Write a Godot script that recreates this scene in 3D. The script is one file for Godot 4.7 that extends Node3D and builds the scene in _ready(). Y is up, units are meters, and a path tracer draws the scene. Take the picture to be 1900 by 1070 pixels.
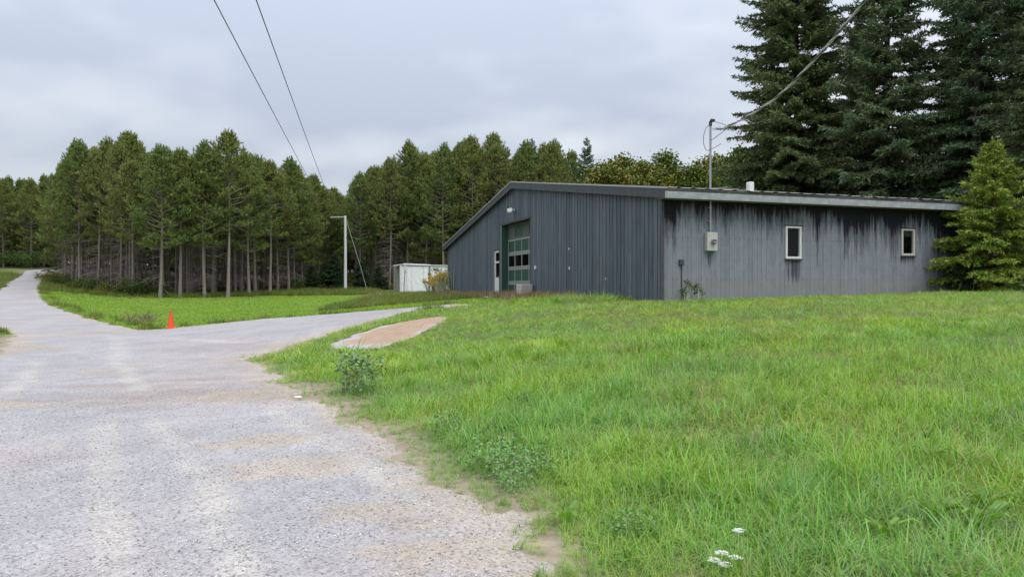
extends Node3D
# A weathered grey barn beside a gravel road, pine plantation behind. x to the east side of the lens axis, y up, d = distance ahead (world z = -d).

# ---------------------------------------------------------------- mesh helper
class MB:
	var v := PackedVector3Array()
	var n := PackedVector3Array()
	var c := PackedColorArray()
	var u := PackedVector2Array()
	func tri(a: Vector3, b: Vector3, d: Vector3, col := Color.WHITE) -> void:
		var nn := (d - a).cross(b - a).normalized()
		v.push_back(a); v.push_back(b); v.push_back(d)
		n.push_back(nn); n.push_back(nn); n.push_back(nn)
		c.push_back(col); c.push_back(col); c.push_back(col)
	func quad(a: Vector3, b: Vector3, d: Vector3, e: Vector3, col := Color.WHITE) -> void:
		tri(a, b, d, col)
		tri(a, d, e, col)
	func box(t: Transform3D, s: Vector3, col := Color.WHITE, ch := 0.0) -> void:
		# box of size s centred on t, with chamfered edges when ch > 0
		var h := s * 0.5
		var k := minf(ch, minf(h.x, minf(h.y, h.z)) * 0.45)
		if k <= 0.0:
			for ax in 3:
				for sg in [-1.0, 1.0]:
					var o := Vector3.ZERO
					var p := Vector3.ZERO
					var q := Vector3.ZERO
					o[ax] = h[ax] * sg
					p[(ax + 1) % 3] = h[(ax + 1) % 3]
					q[(ax + 2) % 3] = h[(ax + 2) % 3] * sg
					quad(t * (o - p - q), t * (o - p + q), t * (o + p + q), t * (o + p - q), col)
			return
		for ax in 3:
			for sg in [-1.0, 1.0]:
				var o := Vector3.ZERO
				var p := Vector3.ZERO
				var q := Vector3.ZERO
				o[ax] = h[ax] * sg
				p[(ax + 1) % 3] = h[(ax + 1) % 3] - k
				q[(ax + 2) % 3] = (h[(ax + 2) % 3] - k) * sg
				quad(t * (o - p - q), t * (o - p + q), t * (o + p + q), t * (o + p - q), col)
		for ax in 3:
			var b1 := (ax + 1) % 3
			var b2 := (ax + 2) % 3
			for s1 in [-1.0, 1.0]:
				for s2 in [-1.0, 1.0]:
					var a0 := Vector3.ZERO
					a0[b1] = h[b1] * s1
					a0[b2] = (h[b2] - k) * s2
					var a1 := Vector3.ZERO
					a1[b1] = (h[b1] - k) * s1
					a1[b2] = h[b2] * s2
					var w := Vector3.ZERO
					w[ax] = (h[ax] - k) * s1 * s2
					quad(t * (a0 - w), t * (a0 + w), t * (a1 + w), t * (a1 - w), col)
		for sx in [-1.0, 1.0]:
			for sy in [-1.0, 1.0]:
				for sz in [-1.0, 1.0]:
					var p0 := Vector3(h.x * sx, (h.y - k) * sy, (h.z - k) * sz)
					var p1 := Vector3((h.x - k) * sx, h.y * sy, (h.z - k) * sz)
					var p2 := Vector3((h.x - k) * sx, (h.y - k) * sy, h.z * sz)
					if sx * sy * sz > 0:
						tri(t * p0, t * p2, t * p1, col)
					else:
						tri(t * p0, t * p1, t * p2, col)
	func tube(p: Array, r: Array, sides := 6, col := Color.WHITE) -> void:
		var rings := []
		var prev := Vector3.ZERO
		for i in p.size():
			var dir: Vector3 = (p[mini(i + 1, p.size() - 1)] - p[maxi(i - 1, 0)]).normalized()
			var a := prev
			if a == Vector3.ZERO:
				a = dir.cross(Vector3.RIGHT if absf(dir.x) < 0.8 else Vector3.BACK)
			a = (a - dir * a.dot(dir)).normalized()
			prev = a
			var b := dir.cross(a)
			var ring := []
			for k in sides:
				var th := TAU * k / sides
				ring.append([p[i] + (a * cos(th) + b * sin(th)) * r[i], a * cos(th) + b * sin(th)])
			rings.append(ring)
		for i in rings.size() - 1:
			for k in sides:
				var q0 = rings[i][k]
				var q1 = rings[i][(k + 1) % sides]
				var q2 = rings[i + 1][(k + 1) % sides]
				var q3 = rings[i + 1][k]
				for q in [q0, q2, q1, q0, q3, q2]:
					v.push_back(q[0]); n.push_back(q[1]); c.push_back(col)
		for e in [0, rings.size() - 1]:
			for k in range(1, sides - 1):
				if e == 0:
					tri(rings[e][0][0], rings[e][k][0], rings[e][k + 1][0], col)
				else:
					tri(rings[e][0][0], rings[e][k + 1][0], rings[e][k][0], col)
	func mesh(with_uv := false) -> ArrayMesh:
		var a := []
		a.resize(Mesh.ARRAY_MAX)
		a[Mesh.ARRAY_VERTEX] = v
		a[Mesh.ARRAY_NORMAL] = n
		a[Mesh.ARRAY_COLOR] = c
		if with_uv and u.size() == v.size():
			a[Mesh.ARRAY_TEX_UV] = u
		var m := ArrayMesh.new()
		m.add_surface_from_arrays(Mesh.PRIMITIVE_TRIANGLES, a)
		return m

var M := {}
var counts := {}

func numbered(called: String) -> String:
	var k: int = counts.get(called, -1) + 1
	counts[called] = k
	return called if k == 0 else "%s_%03d" % [called, k]

func tag(o: Node, label: String, category: String, group := "", kind := "") -> void:
	o.set_meta("label", label)
	o.set_meta("category", category)
	if group: o.set_meta("group", group)
	if kind: o.set_meta("kind", kind)

func thing(called: String, label: String, category: String, at := Vector3.ZERO, turn := 0.0, group := "") -> Node3D:
	var o := Node3D.new()
	o.name = numbered(called)
	add_child(o)
	o.position = at
	o.rotation.y = turn
	tag(o, label, category, group)
	return o

func part(called: String, mesh: Mesh, mat: Material, parent: Node) -> MeshInstance3D:
	var o := MeshInstance3D.new()
	o.name = called
	o.mesh = mesh
	o.material_override = mat
	parent.add_child(o, true)
	return o

func single(called: String, mesh: Mesh, mat: Material, label: String, category: String, at := Vector3.ZERO, group := "", kind := "") -> MeshInstance3D:
	var o := MeshInstance3D.new()
	o.name = numbered(called)
	o.mesh = mesh
	o.material_override = mat
	add_child(o)
	o.position = at
	tag(o, label, category, group, kind)
	return o

func boxm(size: Vector3, ch := 0.0, at := Vector3.ZERO, basis := Basis.IDENTITY) -> ArrayMesh:
	var b := MB.new()
	b.box(Transform3D(basis, at), size, Color.WHITE, ch)
	return b.mesh()

func lin(r: float, g: float, b: float) -> Color:
	return Color(r, g, b).linear_to_srgb()

func mat(col: Color, rough := 0.85, metal := 0.0, spec := 0.5) -> StandardMaterial3D:
	var m := StandardMaterial3D.new()
	m.albedo_color = col.linear_to_srgb()
	m.roughness = rough
	m.metallic = metal
	m.metallic_specular = spec
	return m

func vmat(rough := 0.8, back := Color.BLACK, spec := 0.35) -> StandardMaterial3D:
	var m := StandardMaterial3D.new()
	m.vertex_color_use_as_albedo = true
	m.roughness = rough
	m.metallic_specular = spec
	m.cull_mode = BaseMaterial3D.CULL_DISABLED
	if back != Color.BLACK:
		m.backlight_enabled = true
		m.backlight = back
	return m

func noise_tex(seed_: int, freq: float, lo: Color, hi: Color, size := 512, kind := FastNoiseLite.TYPE_SIMPLEX_SMOOTH, octaves := 4) -> NoiseTexture2D:
	var f := FastNoiseLite.new()
	f.seed = seed_
	f.noise_type = kind
	f.frequency = freq
	f.fractal_octaves = octaves
	var t := NoiseTexture2D.new()
	t.width = size
	t.height = size
	t.seamless = true
	t.noise = f
	var g := Gradient.new()
	g.set_color(0, lo.linear_to_srgb())
	g.set_color(1, hi.linear_to_srgb())
	t.color_ramp = g
	return t

func nz(seed_: int, freq: float, oct := 3) -> FastNoiseLite:
	var f := FastNoiseLite.new()
	f.seed = seed_
	f.noise_type = FastNoiseLite.TYPE_SIMPLEX_SMOOTH
	f.frequency = freq
	f.fractal_octaves = oct
	return f

# ---------------------------------------------------------------- terrain: a thin-plate surface through measured heights (x, d, height)
const HEIGHTS := [[0,-8,0],[0,0,0],[0,4.5,0],[-3,10,0],[-6,15.5,0],[-8,3,0],[-12,10,0],[-10,22,0],[-16,18,.02],[-14,30,0],[-20.5,37,.12],[-27,45,.49],[-37,60,1.2],[-49,78,2.45],[-58,95,3.75],[-72,120,5.2],
	[-24,28,.1],[-40,45,.7],[-60,70,2.0],[-90,80,3.0],[-110,130,6],
	[4.4,22.3,1.22],[0.2,35,1.2],[-4,47,1.2],[15,26,1.5],[10,24.2,1.33],[10,40,1.25],[20,32,1.5],[25,45,1.6],[35,30,1.9],[5,60,1.4],
	[2,8,.3],[4,14,.8],[1,16,.7],[0,21,.95],[8,8,.5],[8,14,.95],[5,5,.25],[12,20,1.35],[20,18,1.4],[20,6,.8],[10,0,.3],[20,-10,.4],
	[-10.7,33.5,.25],[-7.2,33.2,.5],[-4.85,32.7,.7],[-2.5,32,.92],[-5.8,18.3,.05],[-5.06,20.5,.27],[-4.2,23.6,.55],[-2.2,28.3,.88],[-2,14,.25],
	[-16,40,.3],[-12,45,.6],[-20,52,.6],[-33,64,1.1],[-22,66,.95],[-12,66,1.0],[-16.4,75,1.3],[-8.8,58,1.12],[0,75,1.5],[-40,85,2.2],[-25,90,1.9],[-10,100,2.2],[-40,110,3.6],[10,110,2.5],[40,80,2.5],[60,50,2.6],[0,160,4],[-60,160,6],[60,160,4]]
const HX0 := -130.0
const HD0 := -30.0
const HNX := 231
const HND := 211
var hg := PackedFloat32Array()

func solve_terrain() -> void:
	var n := HEIGHTS.size()
	var s := 20.0
	var px := PackedFloat64Array()
	var pd := PackedFloat64Array()
	for q in HEIGHTS:
		px.append(q[0] / s)
		pd.append(q[1] / s)
	var a := []
	for i in n + 3:
		var row := PackedFloat64Array()
		row.resize(n + 4)
		if i < n:
			for j in n:
				var r2 := (px[i] - px[j]) ** 2 + (pd[i] - pd[j]) ** 2
				row[j] = 0.01 if i == j else 0.5 * r2 * log(r2)
			row[n] = 1.0
			row[n + 1] = px[i]
			row[n + 2] = pd[i]
			row[n + 3] = HEIGHTS[i][2]
		else:
			for j in n:
				row[j] = [1.0, px[j], pd[j]][i - n]
		a.append(row)
	var m := n + 3
	for i in m:
		var best := i
		for k in range(i + 1, m):
			if absf(a[k][i]) > absf(a[best][i]): best = k
		var sw = a[i]; a[i] = a[best]; a[best] = sw
		var ri: PackedFloat64Array = a[i]
		for k in range(i + 1, m):
			var rk: PackedFloat64Array = a[k]
			var f := rk[i] / ri[i]
			if f != 0.0:
				for j in range(i, m + 1):
					rk[j] -= f * ri[j]
				a[k] = rk
	var w := PackedFloat64Array()
	w.resize(m)
	for i in range(m - 1, -1, -1):
		var sum: float = a[i][m]
		for j in range(i + 1, m):
			sum -= a[i][j] * w[j]
		w[i] = sum / a[i][i]
	hg.resize(HNX * HND)
	for iz in HND:
		var d := (HD0 + iz) / s
		for ix in HNX:
			var x := (HX0 + ix) / s
			var h := w[n] + w[n + 1] * x + w[n + 2] * d
			for k in n:
				var r2 := (x - px[k]) * (x - px[k]) + (d - pd[k]) * (d - pd[k])
				if r2 > 1e-9:
					h += w[k] * 0.5 * r2 * log(r2)
			hg[iz * HNX + ix] = h

func H(x: float, d: float) -> float:
	var fx := clampf(x - HX0, 0.0, HNX - 1.001)
	var fd := clampf(d - HD0, 0.0, HND - 1.001)
	var ix := int(fx)
	var iz := int(fd)
	fx -= ix
	fd -= iz
	var o := iz * HNX + ix
	return lerpf(lerpf(hg[o], hg[o + 1], fx), lerpf(hg[o + HNX], hg[o + HNX + 1], fx), fd)

func at(x: float, d: float, up := 0.0) -> Vector3:
	return Vector3(x, H(x, d) + up, -d)

# ---------------------------------------------------------------- gravel outline (x, d)
const GRAVEL := [[3.0,-8],[1.35,0],[.47,4.18],[.17,4.95],[-.43,6.04],[-1.1,7.42],[-1.57,8.56],[-2.08,9.52],[-3.25,11.82],[-4.6,14.8],[-5.7,16.6],[-6.1,17.5],[-5.75,18.3],[-5.58,19.5],[-5.24,21.2],[-4.72,23.06],[-4.48,25.4],[-3.6,28.3],[-2.25,29.1],[-1.6,30.3],[-2.44,31.4],
	[-4.83,32.6],[-7.28,33.27],[-10.63,33.48],[-12.27,31.7],[-13.34,30.0],[-14.2,29.5],[-15.97,31.43],[-19.42,35.73],[-23.78,41.1],[-27.03,45.06],[-32.95,53.4],[-37.0,59.6],[-44.1,71.2],[-48.2,78.5],[-57.0,95.9],[-58.2,99.5],
	[-61.6,99.0],[-60.6,95.2],[-55.5,86.4],[-48.5,73.4],[-40.9,60.4],[-35.8,51.5],[-29.8,42],[-24.8,35],[-19.7,29.4],[-17.5,26.6],[-14.7,22.1],[-13.3,19.95],[-12.7,18.6],[-12.2,15],[-10.0,9],[-8.0,2],[-6.5,-8]]
var gpoly := PackedVector2Array()
var edge_noise: FastNoiseLite
const FX0 := -30.0
const FD0 := -9.0
const FS := 0.25
const FNX := 170
const FND := 216
var fg := PackedFloat32Array()

func poly_sd(p: Vector2, poly: PackedVector2Array) -> float:
	var best := 1e9
	var inside := false
	var n := poly.size()
	var a := poly[n - 1]
	for i in n:
		var b := poly[i]
		var e := b - a
		var w := p - a
		var t := clampf(w.dot(e) / e.length_squared(), 0.0, 1.0)
		best = minf(best, (w - e * t).length_squared())
		if (a.y > p.y) != (b.y > p.y) and p.x < (b.x - a.x) * (p.y - a.y) / (b.y - a.y) + a.x:
			inside = not inside
		a = b
	return sqrt(best) * (1.0 if inside else -1.0)

func gravel_sd(x: float, d: float) -> float:      # > 0 inside the gravel
	var fx := (x - FX0) / FS
	var fd := (d - FD0) / FS
	if fx < 0.0 or fd < 0.0 or fx >= FNX - 1 or fd >= FND - 1:
		return poly_sd(Vector2(x, d), gpoly)
	var ix := int(fx)
	var iz := int(fd)
	fx -= ix
	fd -= iz
	var o := iz * FNX + ix
	return lerpf(lerpf(fg[o], fg[o + 1], fx), lerpf(fg[o + FNX], fg[o + FNX + 1], fx), fd)

func gravel_field(x: float, d: float) -> float:
	return gravel_sd(x, d) + edge_noise.get_noise_2d(x, d) * (0.3 if d < 40.0 else 0.4) + edge_noise.get_noise_2d(x * 5.0 + 60.0, d * 5.0) * 0.16

func spaced(from: float, steps: Array) -> PackedFloat32Array:   # steps: [until, spacing]
	var r := PackedFloat32Array([from])
	var x := from
	for s in steps:
		while x < s[0] - 1e-4:
			x = minf(x + s[1], s[0])
			r.append(x)
	return r

# sheet of cells where field(x, d) > 0, cut along the outline; owner(x, d) picks cells
func sheet(xs: PackedFloat32Array, ds: PackedFloat32Array, field: Callable, owner_: Callable, lift: Callable, colour: Callable) -> ArrayMesh:
	var b := MB.new()
	var nx := xs.size()
	var rowf := []
	for iz in ds.size():
		var fr := PackedFloat32Array()
		fr.resize(nx)
		for ix in nx:
			fr[ix] = field.call(xs[ix], ds[iz])
		rowf.append(fr)
	var cache := {}
	for iz in ds.size() - 1:
		var f0: PackedFloat32Array = rowf[iz]
		var f1: PackedFloat32Array = rowf[iz + 1]
		for ix in nx - 1:
			if f0[ix] <= 0.0 and f0[ix + 1] <= 0.0 and f1[ix] <= 0.0 and f1[ix + 1] <= 0.0: continue
			if not owner_.call((xs[ix] + xs[ix + 1]) * 0.5, (ds[iz] + ds[iz + 1]) * 0.5): continue
			var q := [Vector3(xs[ix], ds[iz], f0[ix]), Vector3(xs[ix + 1], ds[iz], f0[ix + 1]), Vector3(xs[ix + 1], ds[iz + 1], f1[ix + 1]), Vector3(xs[ix], ds[iz + 1], f1[ix])]
			for t in [[q[0], q[1], q[2]], [q[0], q[2], q[3]]]:
				var poly := []
				for k in 3:
					var p: Vector3 = t[k]
					var r: Vector3 = t[(k + 1) % 3]
					if p.z > 0.0: poly.append(p)
					if (p.z > 0.0) != (r.z > 0.0):
						poly.append(p.lerp(r, p.z / (p.z - r.z)))
				for k in range(1, poly.size() - 1):
					for w in [poly[0], poly[k + 1], poly[k]]:
						var key := Vector2i(roundi(w.x * 1000.0), roundi(w.y * 1000.0))
						var e = cache.get(key)
						if e == null:
							var y: float = H(w.x, w.y)
							var nn := Vector3(H(w.x - 0.5, w.y) - H(w.x + 0.5, w.y), 1.0, H(w.x, w.y + 0.5) - H(w.x, w.y - 0.5)).normalized()
							e = [Vector3(w.x, y + lift.call(w.x, w.y, w.z), -w.y), nn, colour.call(w.x, w.y, w.z)]
							cache[key] = e
						b.v.push_back(e[0]); b.n.push_back(e[1]); b.c.push_back(e[2])
	return b.mesh()

# ---------------------------------------------------------------- scattered plants (uncountable): one object with a few tuft shapes
func scatter(called: String, label: String, category: String, meshes: Array, m: Material, spots: Array) -> void:
	# spots: one array per mesh of [Transform3D, Color]
	var root := Node3D.new()
	root.name = numbered(called)
	add_child(root)
	tag(root, label, category, "", "stuff")
	for k in meshes.size():
		var mm := MultiMesh.new()
		mm.transform_format = MultiMesh.TRANSFORM_3D
		mm.use_colors = true
		mm.mesh = meshes[k]
		mm.instance_count = spots[k].size()
		for i in spots[k].size():
			mm.set_instance_transform(i, spots[k][i][0])
			mm.set_instance_color(i, spots[k][i][1])
		var o := MultiMeshInstance3D.new()
		o.name = "tufts"
		o.multimesh = mm
		o.material_override = m
		o.set_meta("kind", "stuff")
		root.add_child(o, true)

func blade(b: MB, p: Vector3, dir: Vector3, len_: float, w: float, bend: float, col: Color, segs := 3) -> void:
	var side := dir.cross(Vector3.UP).normalized() * w * 0.5
	if side.length() < 1e-5: side = Vector3.RIGHT * w * 0.5
	var a := p - side
	var c_ := p + side
	var q := p
	var up := Vector3.UP
	var lean := bend * 0.25
	for i in segs:
		lean += bend / segs
		q += (up * cos(lean) + dir * sin(lean)) * len_ / segs
		var ww := 1.0 - float(i + 1) / segs
		if i == segs - 1:
			b.tri(a, c_, q, col)
		else:
			ww = sqrt(ww)
			b.quad(a, c_, q + side * ww, q - side * ww, col)
			a = q - side * ww
			c_ = q + side * ww

func tuft(seed_: int, blades: int, radius: float, len0: float, len1: float, w: float, cols: Array, bend0 := 0.3, bend1 := 1.9) -> ArrayMesh:
	var r := RandomNumberGenerator.new()
	r.seed = seed_
	var b := MB.new()
	var lay := r.randf() * TAU
	for i in blades:
		var th := r.randf() * TAU
		var rr := sqrt(r.randf()) * radius
		var da := lay + r.randfn(0.0, 1.1)
		var col: Color = cols[r.randi() % cols.size()]
		col = Color(col.r * r.randf_range(0.85, 1.15), col.g * r.randf_range(0.88, 1.12), col.b * r.randf_range(0.8, 1.2))
		blade(b, Vector3(cos(th) * rr, -0.02, sin(th) * rr), Vector3(cos(da), 0, sin(da)), r.randf_range(len0, len1), w * r.randf_range(0.7, 1.3), r.randf_range(bend0, bend1), col)
	return b.mesh()

# ---------------------------------------------------------------- trees
func rv(r: RandomNumberGenerator) -> Vector3:
	var z := r.randf_range(-1.0, 1.0)
	var th := r.randf() * TAU
	var s := sqrt(1.0 - z * z)
	return Vector3(cos(th) * s, z, sin(th) * s)

func needle_tuft(b: MB, r: RandomNumberGenerator, p: Vector3, dir: Vector3, count: int, len_: float, w: float, col: Color, spread := 0.9) -> void:
	for i in count:
		var e := (dir + rv(r) * spread + Vector3(0, 0.25, 0)).normalized()
		var s := e.cross(rv(r)).normalized() * w * 0.5
		var q := p + dir * r.randf_range(-0.1, 0.08)
		var l := len_ * r.randf_range(0.7, 1.2)
		b.tri(q - s, q + s, q + e * l, col)

func vary(c: Color, r: RandomNumberGenerator, k := 0.2) -> Color:
	var f := r.randf_range(1.0 - k, 1.0 + k)
	return Color(c.r * f * r.randf_range(0.92, 1.1), c.g * f, c.b * f * r.randf_range(0.85, 1.15))

# plantation pine: bare straight stem, brushy crown; dead twiggy limbs below it
func make_pine(seed_: int, h: float, cb: float, rad: float, dead: int, tint: Color) -> Dictionary:
	var r := RandomNumberGenerator.new()
	r.seed = seed_
	var t := MB.new()
	var l := MB.new()
	var k := MB.new()
	var pts := []
	var rr := []
	var sway := rv(r) * 0.012 * h
	sway.y = 0.0
	var r0 := 0.0105 * h * r.randf_range(0.9, 1.1)
	for i in 9:
		var f := i / 8.0
		pts.append(Vector3(sway.x * sin(f * 2.6), f * h - (0.25 if i == 0 else 0.0), sway.z * sin(f * 3.4)))
		rr.append(r0 * (1.0 - 0.93 * f) * (1.22 if i == 0 else 1.0))
	t.tube(pts, rr, 7)
	var stem := func(y: float) -> Vector3: return Vector3(sway.x * sin(y / h * 2.6), y, sway.z * sin(y / h * 3.4))
	var y := cb * h
	while y < h - 0.25:
		var f := (y - cb * h) / (h - cb * h)
		var prof := lerpf(0.62, 1.0, f / 0.28) if f < 0.28 else pow((1.0 - f) / 0.72, 0.68)
		var n := r.randi_range(4, 6)
		var a0 := r.randf() * TAU
		for j in n:
			if f < 0.25 and r.randf() < 0.25: continue
			var az := a0 + TAU * j / n + r.randf_range(-0.35, 0.35)
			var len_ := maxf(0.25, rad * prof * r.randf_range(0.7, 1.15))
			var el := lerpf(-0.05, 1.05, f) + r.randf_range(-0.15, 0.25)
			var dir := Vector3(cos(az) * cos(el), sin(el), sin(az) * cos(el))
			var o: Vector3 = stem.call(y + r.randf_range(-0.12, 0.12))
			var mid := o + dir * len_ * 0.5
			var tip := o + dir * len_ + Vector3(0, len_ * 0.22, 0)
			l.tube([o, mid, tip], [0.012 * len_ + 0.012, 0.012 * len_ + 0.004, 0.006], 4)
			var sd := dir.cross(Vector3.UP).normalized()
			var ends := clampi(int(len_ / 0.42) + 1, 2, 7)
			for s in ends:
				var u := lerpf(0.42, 1.0, (s + r.randf_range(0.2, 0.9)) / ends)
				var p := o.lerp(mid, u * 2.0) if u < 0.5 else mid.lerp(tip, u * 2.0 - 1.0)
				var side := 1.0 if s % 2 == 0 else -1.0
				var reach := (0.10 + 0.42 * len_ * (1.0 - u * 0.8)) * r.randf_range(0.4, 1.1)
				var td: Vector3 = (dir * 0.7 + sd * side * 0.75 + Vector3(0, r.randf_range(0.0, 0.4), 0)).normalized()
				var q := p + td * reach
				l.tube([p, q], [0.008, 0.004], 3)
				var col := vary(tint, r, 0.22)
				for e in 6:
					var td2 := (td * 0.6 + rv(r) * 0.7 + Vector3(0, 0.55, 0)).normalized()
					needle_tuft(k, r, q + rv(r) * Vector3(0.26, 0.14, 0.26) + td2 * 0.06, td2, 13, 0.24, 0.042, vary(col, r, 0.1), 0.75)
			var candle := r.randf_range(0.25, 0.6) * lerpf(0.6, 1.0, f)
			for e in 4:
				needle_tuft(k, r, tip + (dir * 0.3 + Vector3.UP).normalized() * candle * e / 3.0 + rv(r) * 0.07, (dir * 0.25 + Vector3.UP).normalized(), 13, 0.24, 0.038, vary(tint, r), 0.7)
		y += r.randf_range(0.34, 0.52) * lerpf(1.15, 0.75, f)
	for s in 9:
		needle_tuft(k, r, Vector3(sway.x * sin(2.6), h + 0.55 - s * 0.15, sway.z * sin(3.4)) + rv(r) * 0.12, Vector3.UP, 10, 0.26, 0.045, vary(tint, r), 0.7)
	# dead limbs
	for s in dead:
		var yy := lerpf(0.07, cb * 1.02, r.randf()) * h
		var az := r.randf() * TAU
		var len_ := r.randf_range(0.4, 1.9) * rad * 0.45
		var o: Vector3 = stem.call(yy)
		var dir := Vector3(cos(az), r.randf_range(-0.35, 0.2), sin(az))
		var tip := o + dir * len_ + Vector3(0, -0.1 * len_, 0)
		l.tube([o, o + dir * len_ * 0.5, tip], [0.018, 0.012, 0.005], 3)
		for q in 3:
			var b0 := o.lerp(tip, r.randf_range(0.35, 0.9))
			l.tube([b0, b0 + (dir * 0.6 + rv(r)).normalized() * len_ * 0.35], [0.007, 0.003], 3)
	return {"trunk": t.mesh(), "limbs": l.mesh(), "crown": k.mesh()}

# spruce: whorls of drooping boughs hung with sprays of needles
func make_spruce(seed_: int, h: float, base: float, rad: float, gap: float, droop: float, tint: Color, tint2: Color, spray := 0.2, thin := 0.0, taper := 0.78) -> Dictionary:
	var r := RandomNumberGenerator.new()
	r.seed = seed_
	var t := MB.new()
	var l := MB.new()
	var k := MB.new()
	var pts := []
	var rr := []
	for i in 9:
		var f := i / 8.0
		pts.append(Vector3(sin(f * 5.0 + seed_) * 0.004 * h, f * h - (0.3 if i == 0 else 0.0), cos(f * 4.0 + seed_) * 0.004 * h))
		rr.append(0.0125 * h * (1.0 - 0.95 * f) * (1.25 if i == 0 else 1.0))
	t.tube(pts, rr, 8)
	var y := base
	while y < h - 0.15:
		var f := (y - base) / (h - base)
		var n := r.randi_range(5, 7)
		var a0 := r.randf() * TAU
		for j in n:
			if r.randf() < thin: continue
			var az := a0 + TAU * j / n + r.randf_range(-0.4, 0.4)
			var len_ := rad * pow(1.0 - f, taper) * r.randf_range(0.62, 1.16) + 0.12
			var el := lerpf(-0.12, 0.75, pow(f, 1.6)) + r.randf_range(-0.12, 0.12)
			var hd := Vector3(cos(az), 0, sin(az))
			var o := Vector3(0, y + r.randf_range(-0.5, 0.5) * gap, 0)
			var curve := []
			var segs := 4
			for s in segs + 1:
				var u := float(s) / segs
				curve.append(o + hd * len_ * u * cos(el) + Vector3(0, len_ * (sin(el) * u - droop * u * u + droop * 0.75 * u * u * u), 0))
			var br := 0.009 * len_ + 0.006
			l.tube(curve, [br, br * 0.8, br * 0.6, br * 0.4, 0.004], 4)
			var sd := hd.cross(Vector3.UP)
			var twigs := maxi(2, int(len_ / spray * 1.7))
			for s in twigs:
				var u := lerpf(0.14, 1.0, (s + r.randf()) / twigs)
				var iu := mini(int(u * segs), segs - 1)
				var p: Vector3 = curve[iu].lerp(curve[iu + 1], u * segs - iu)
				var along: Vector3 = (curve[iu + 1] - curve[iu]).normalized()
				var col := vary(tint.lerp(tint2, r.randf()), r, 0.22)
				for side in [-1.0, 1.0]:
					var tl := (0.15 + 0.42 * len_ * (1.0 - u) * minf(1.0, u * 3.0)) * r.randf_range(0.55, 1.1)
					tl = minf(tl, 1.3)
					var td: Vector3 = (along * 0.75 + sd * side * 0.85 + Vector3(0, r.randf_range(-0.35, 0.12) - droop * 0.35, 0)).normalized()
					var m := maxi(2, int(tl / spray * 2.9))
					for q in m:
						var w := (q + r.randf()) / m
						var pp := p + td * tl * w + Vector3(0, -0.18 * tl * w * w, 0)
						var e := (td * 0.9 + rv(r) * 0.75 + Vector3(0, 0.12, 0)).normalized()
						var sw := e.cross(rv(r)).normalized() * spray * 0.19
						k.tri(pp - sw, pp + sw, pp + e * spray * r.randf_range(0.7, 1.15), col)
						e = (td * 0.7 + rv(r) * 0.9 + Vector3(0, -0.2, 0)).normalized()
						sw = e.cross(rv(r)).normalized() * spray * 0.19
						k.tri(pp - sw, pp + sw, pp + e * spray * r.randf_range(0.6, 1.0), col)
		y += gap * r.randf_range(0.75, 1.25) * lerpf(1.1, 0.65, f)
	for s in 8:
		needle_tuft(k, r, Vector3(0, h - s * spray * 0.35, 0), Vector3.UP, 8, spray, spray * 0.25, vary(tint, r), 0.8)
	return {"trunk": t.mesh(), "limbs": l.mesh(), "crown": k.mesh()}

# broadleaf tree or shrub: limbs to scattered leaf clumps
func make_leafy(seed_: int, h: float, crown0: float, rad: float, clumps: int, per: int, leaf: float, spread: float, cols: Array, stems := 1) -> Dictionary:
	var r := RandomNumberGenerator.new()
	r.seed = seed_
	var t := MB.new()
	var l := MB.new()
	var k := MB.new()
	var heads := []
	for s in stems:
		var a := r.randf() * TAU
		var off := Vector3(cos(a), 0, sin(a)) * (0.0 if stems == 1 else rad * 0.45 * r.randf())
		var top := off * 1.6 + Vector3(r.randf_range(-0.1, 0.1) * h, h * r.randf_range(0.72, 0.86), r.randf_range(-0.1, 0.1) * h)
		var r0 := 0.014 * h / sqrt(stems)
		t.tube([off - Vector3(0, 0.1, 0), off.lerp(top, 0.35) + rv(r) * 0.02 * h, off.lerp(top, 0.7) + rv(r) * 0.02 * h, top], [r0 * 1.2, r0 * 0.85, r0 * 0.5, r0 * 0.15], 6)
		heads.append([off, top, r0])
	for s in clumps:
		var head = heads[s % stems]
		var q := rv(r) * pow(r.randf(), 0.4)
		var f := clampf((q.y + 1.0) * 0.5, 0.0, 1.0)
		var wide := rad * (0.55 + 0.6 * sin(PI * clampf(f * 0.85 + 0.12, 0.0, 1.0))) * 0.87
		var cpos := Vector3(q.x * wide, lerpf(crown0, h * 0.97, f), q.z * wide) + Vector3(head[0].x, 0, head[0].z) * 0.6
		var from: Vector3 = head[0].lerp(head[1], clampf(cpos.y / h * 0.75, 0.05, 0.95))
		l.tube([from, from.lerp(cpos, 0.5) + Vector3(0, 0.03 * h, 0), cpos], [head[2] * 0.3, head[2] * 0.18, head[2] * 0.06], 4)
		var tone: Color = vary(cols[r.randi() % cols.size()], r, 0.15)
		for i in per:
			var p := cpos + Vector3(r.randfn(0, 1), r.randfn(0, 0.75), r.randfn(0, 1)) * spread
			var e := (rv(r) + Vector3(0, -0.2, 0)).normalized()
			var sw := e.cross((rv(r) * 0.7 + Vector3.UP).normalized()).normalized() * leaf * 0.34
			var col := vary(tone, r, 0.18)
			k.tri(p, p + e * leaf * 0.45 + sw, p + e * leaf, col)
			k.tri(p, p + e * leaf, p + e * leaf * 0.45 - sw, col)
	return {"trunk": t.mesh(), "limbs": l.mesh(), "crown": k.mesh()}

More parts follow.
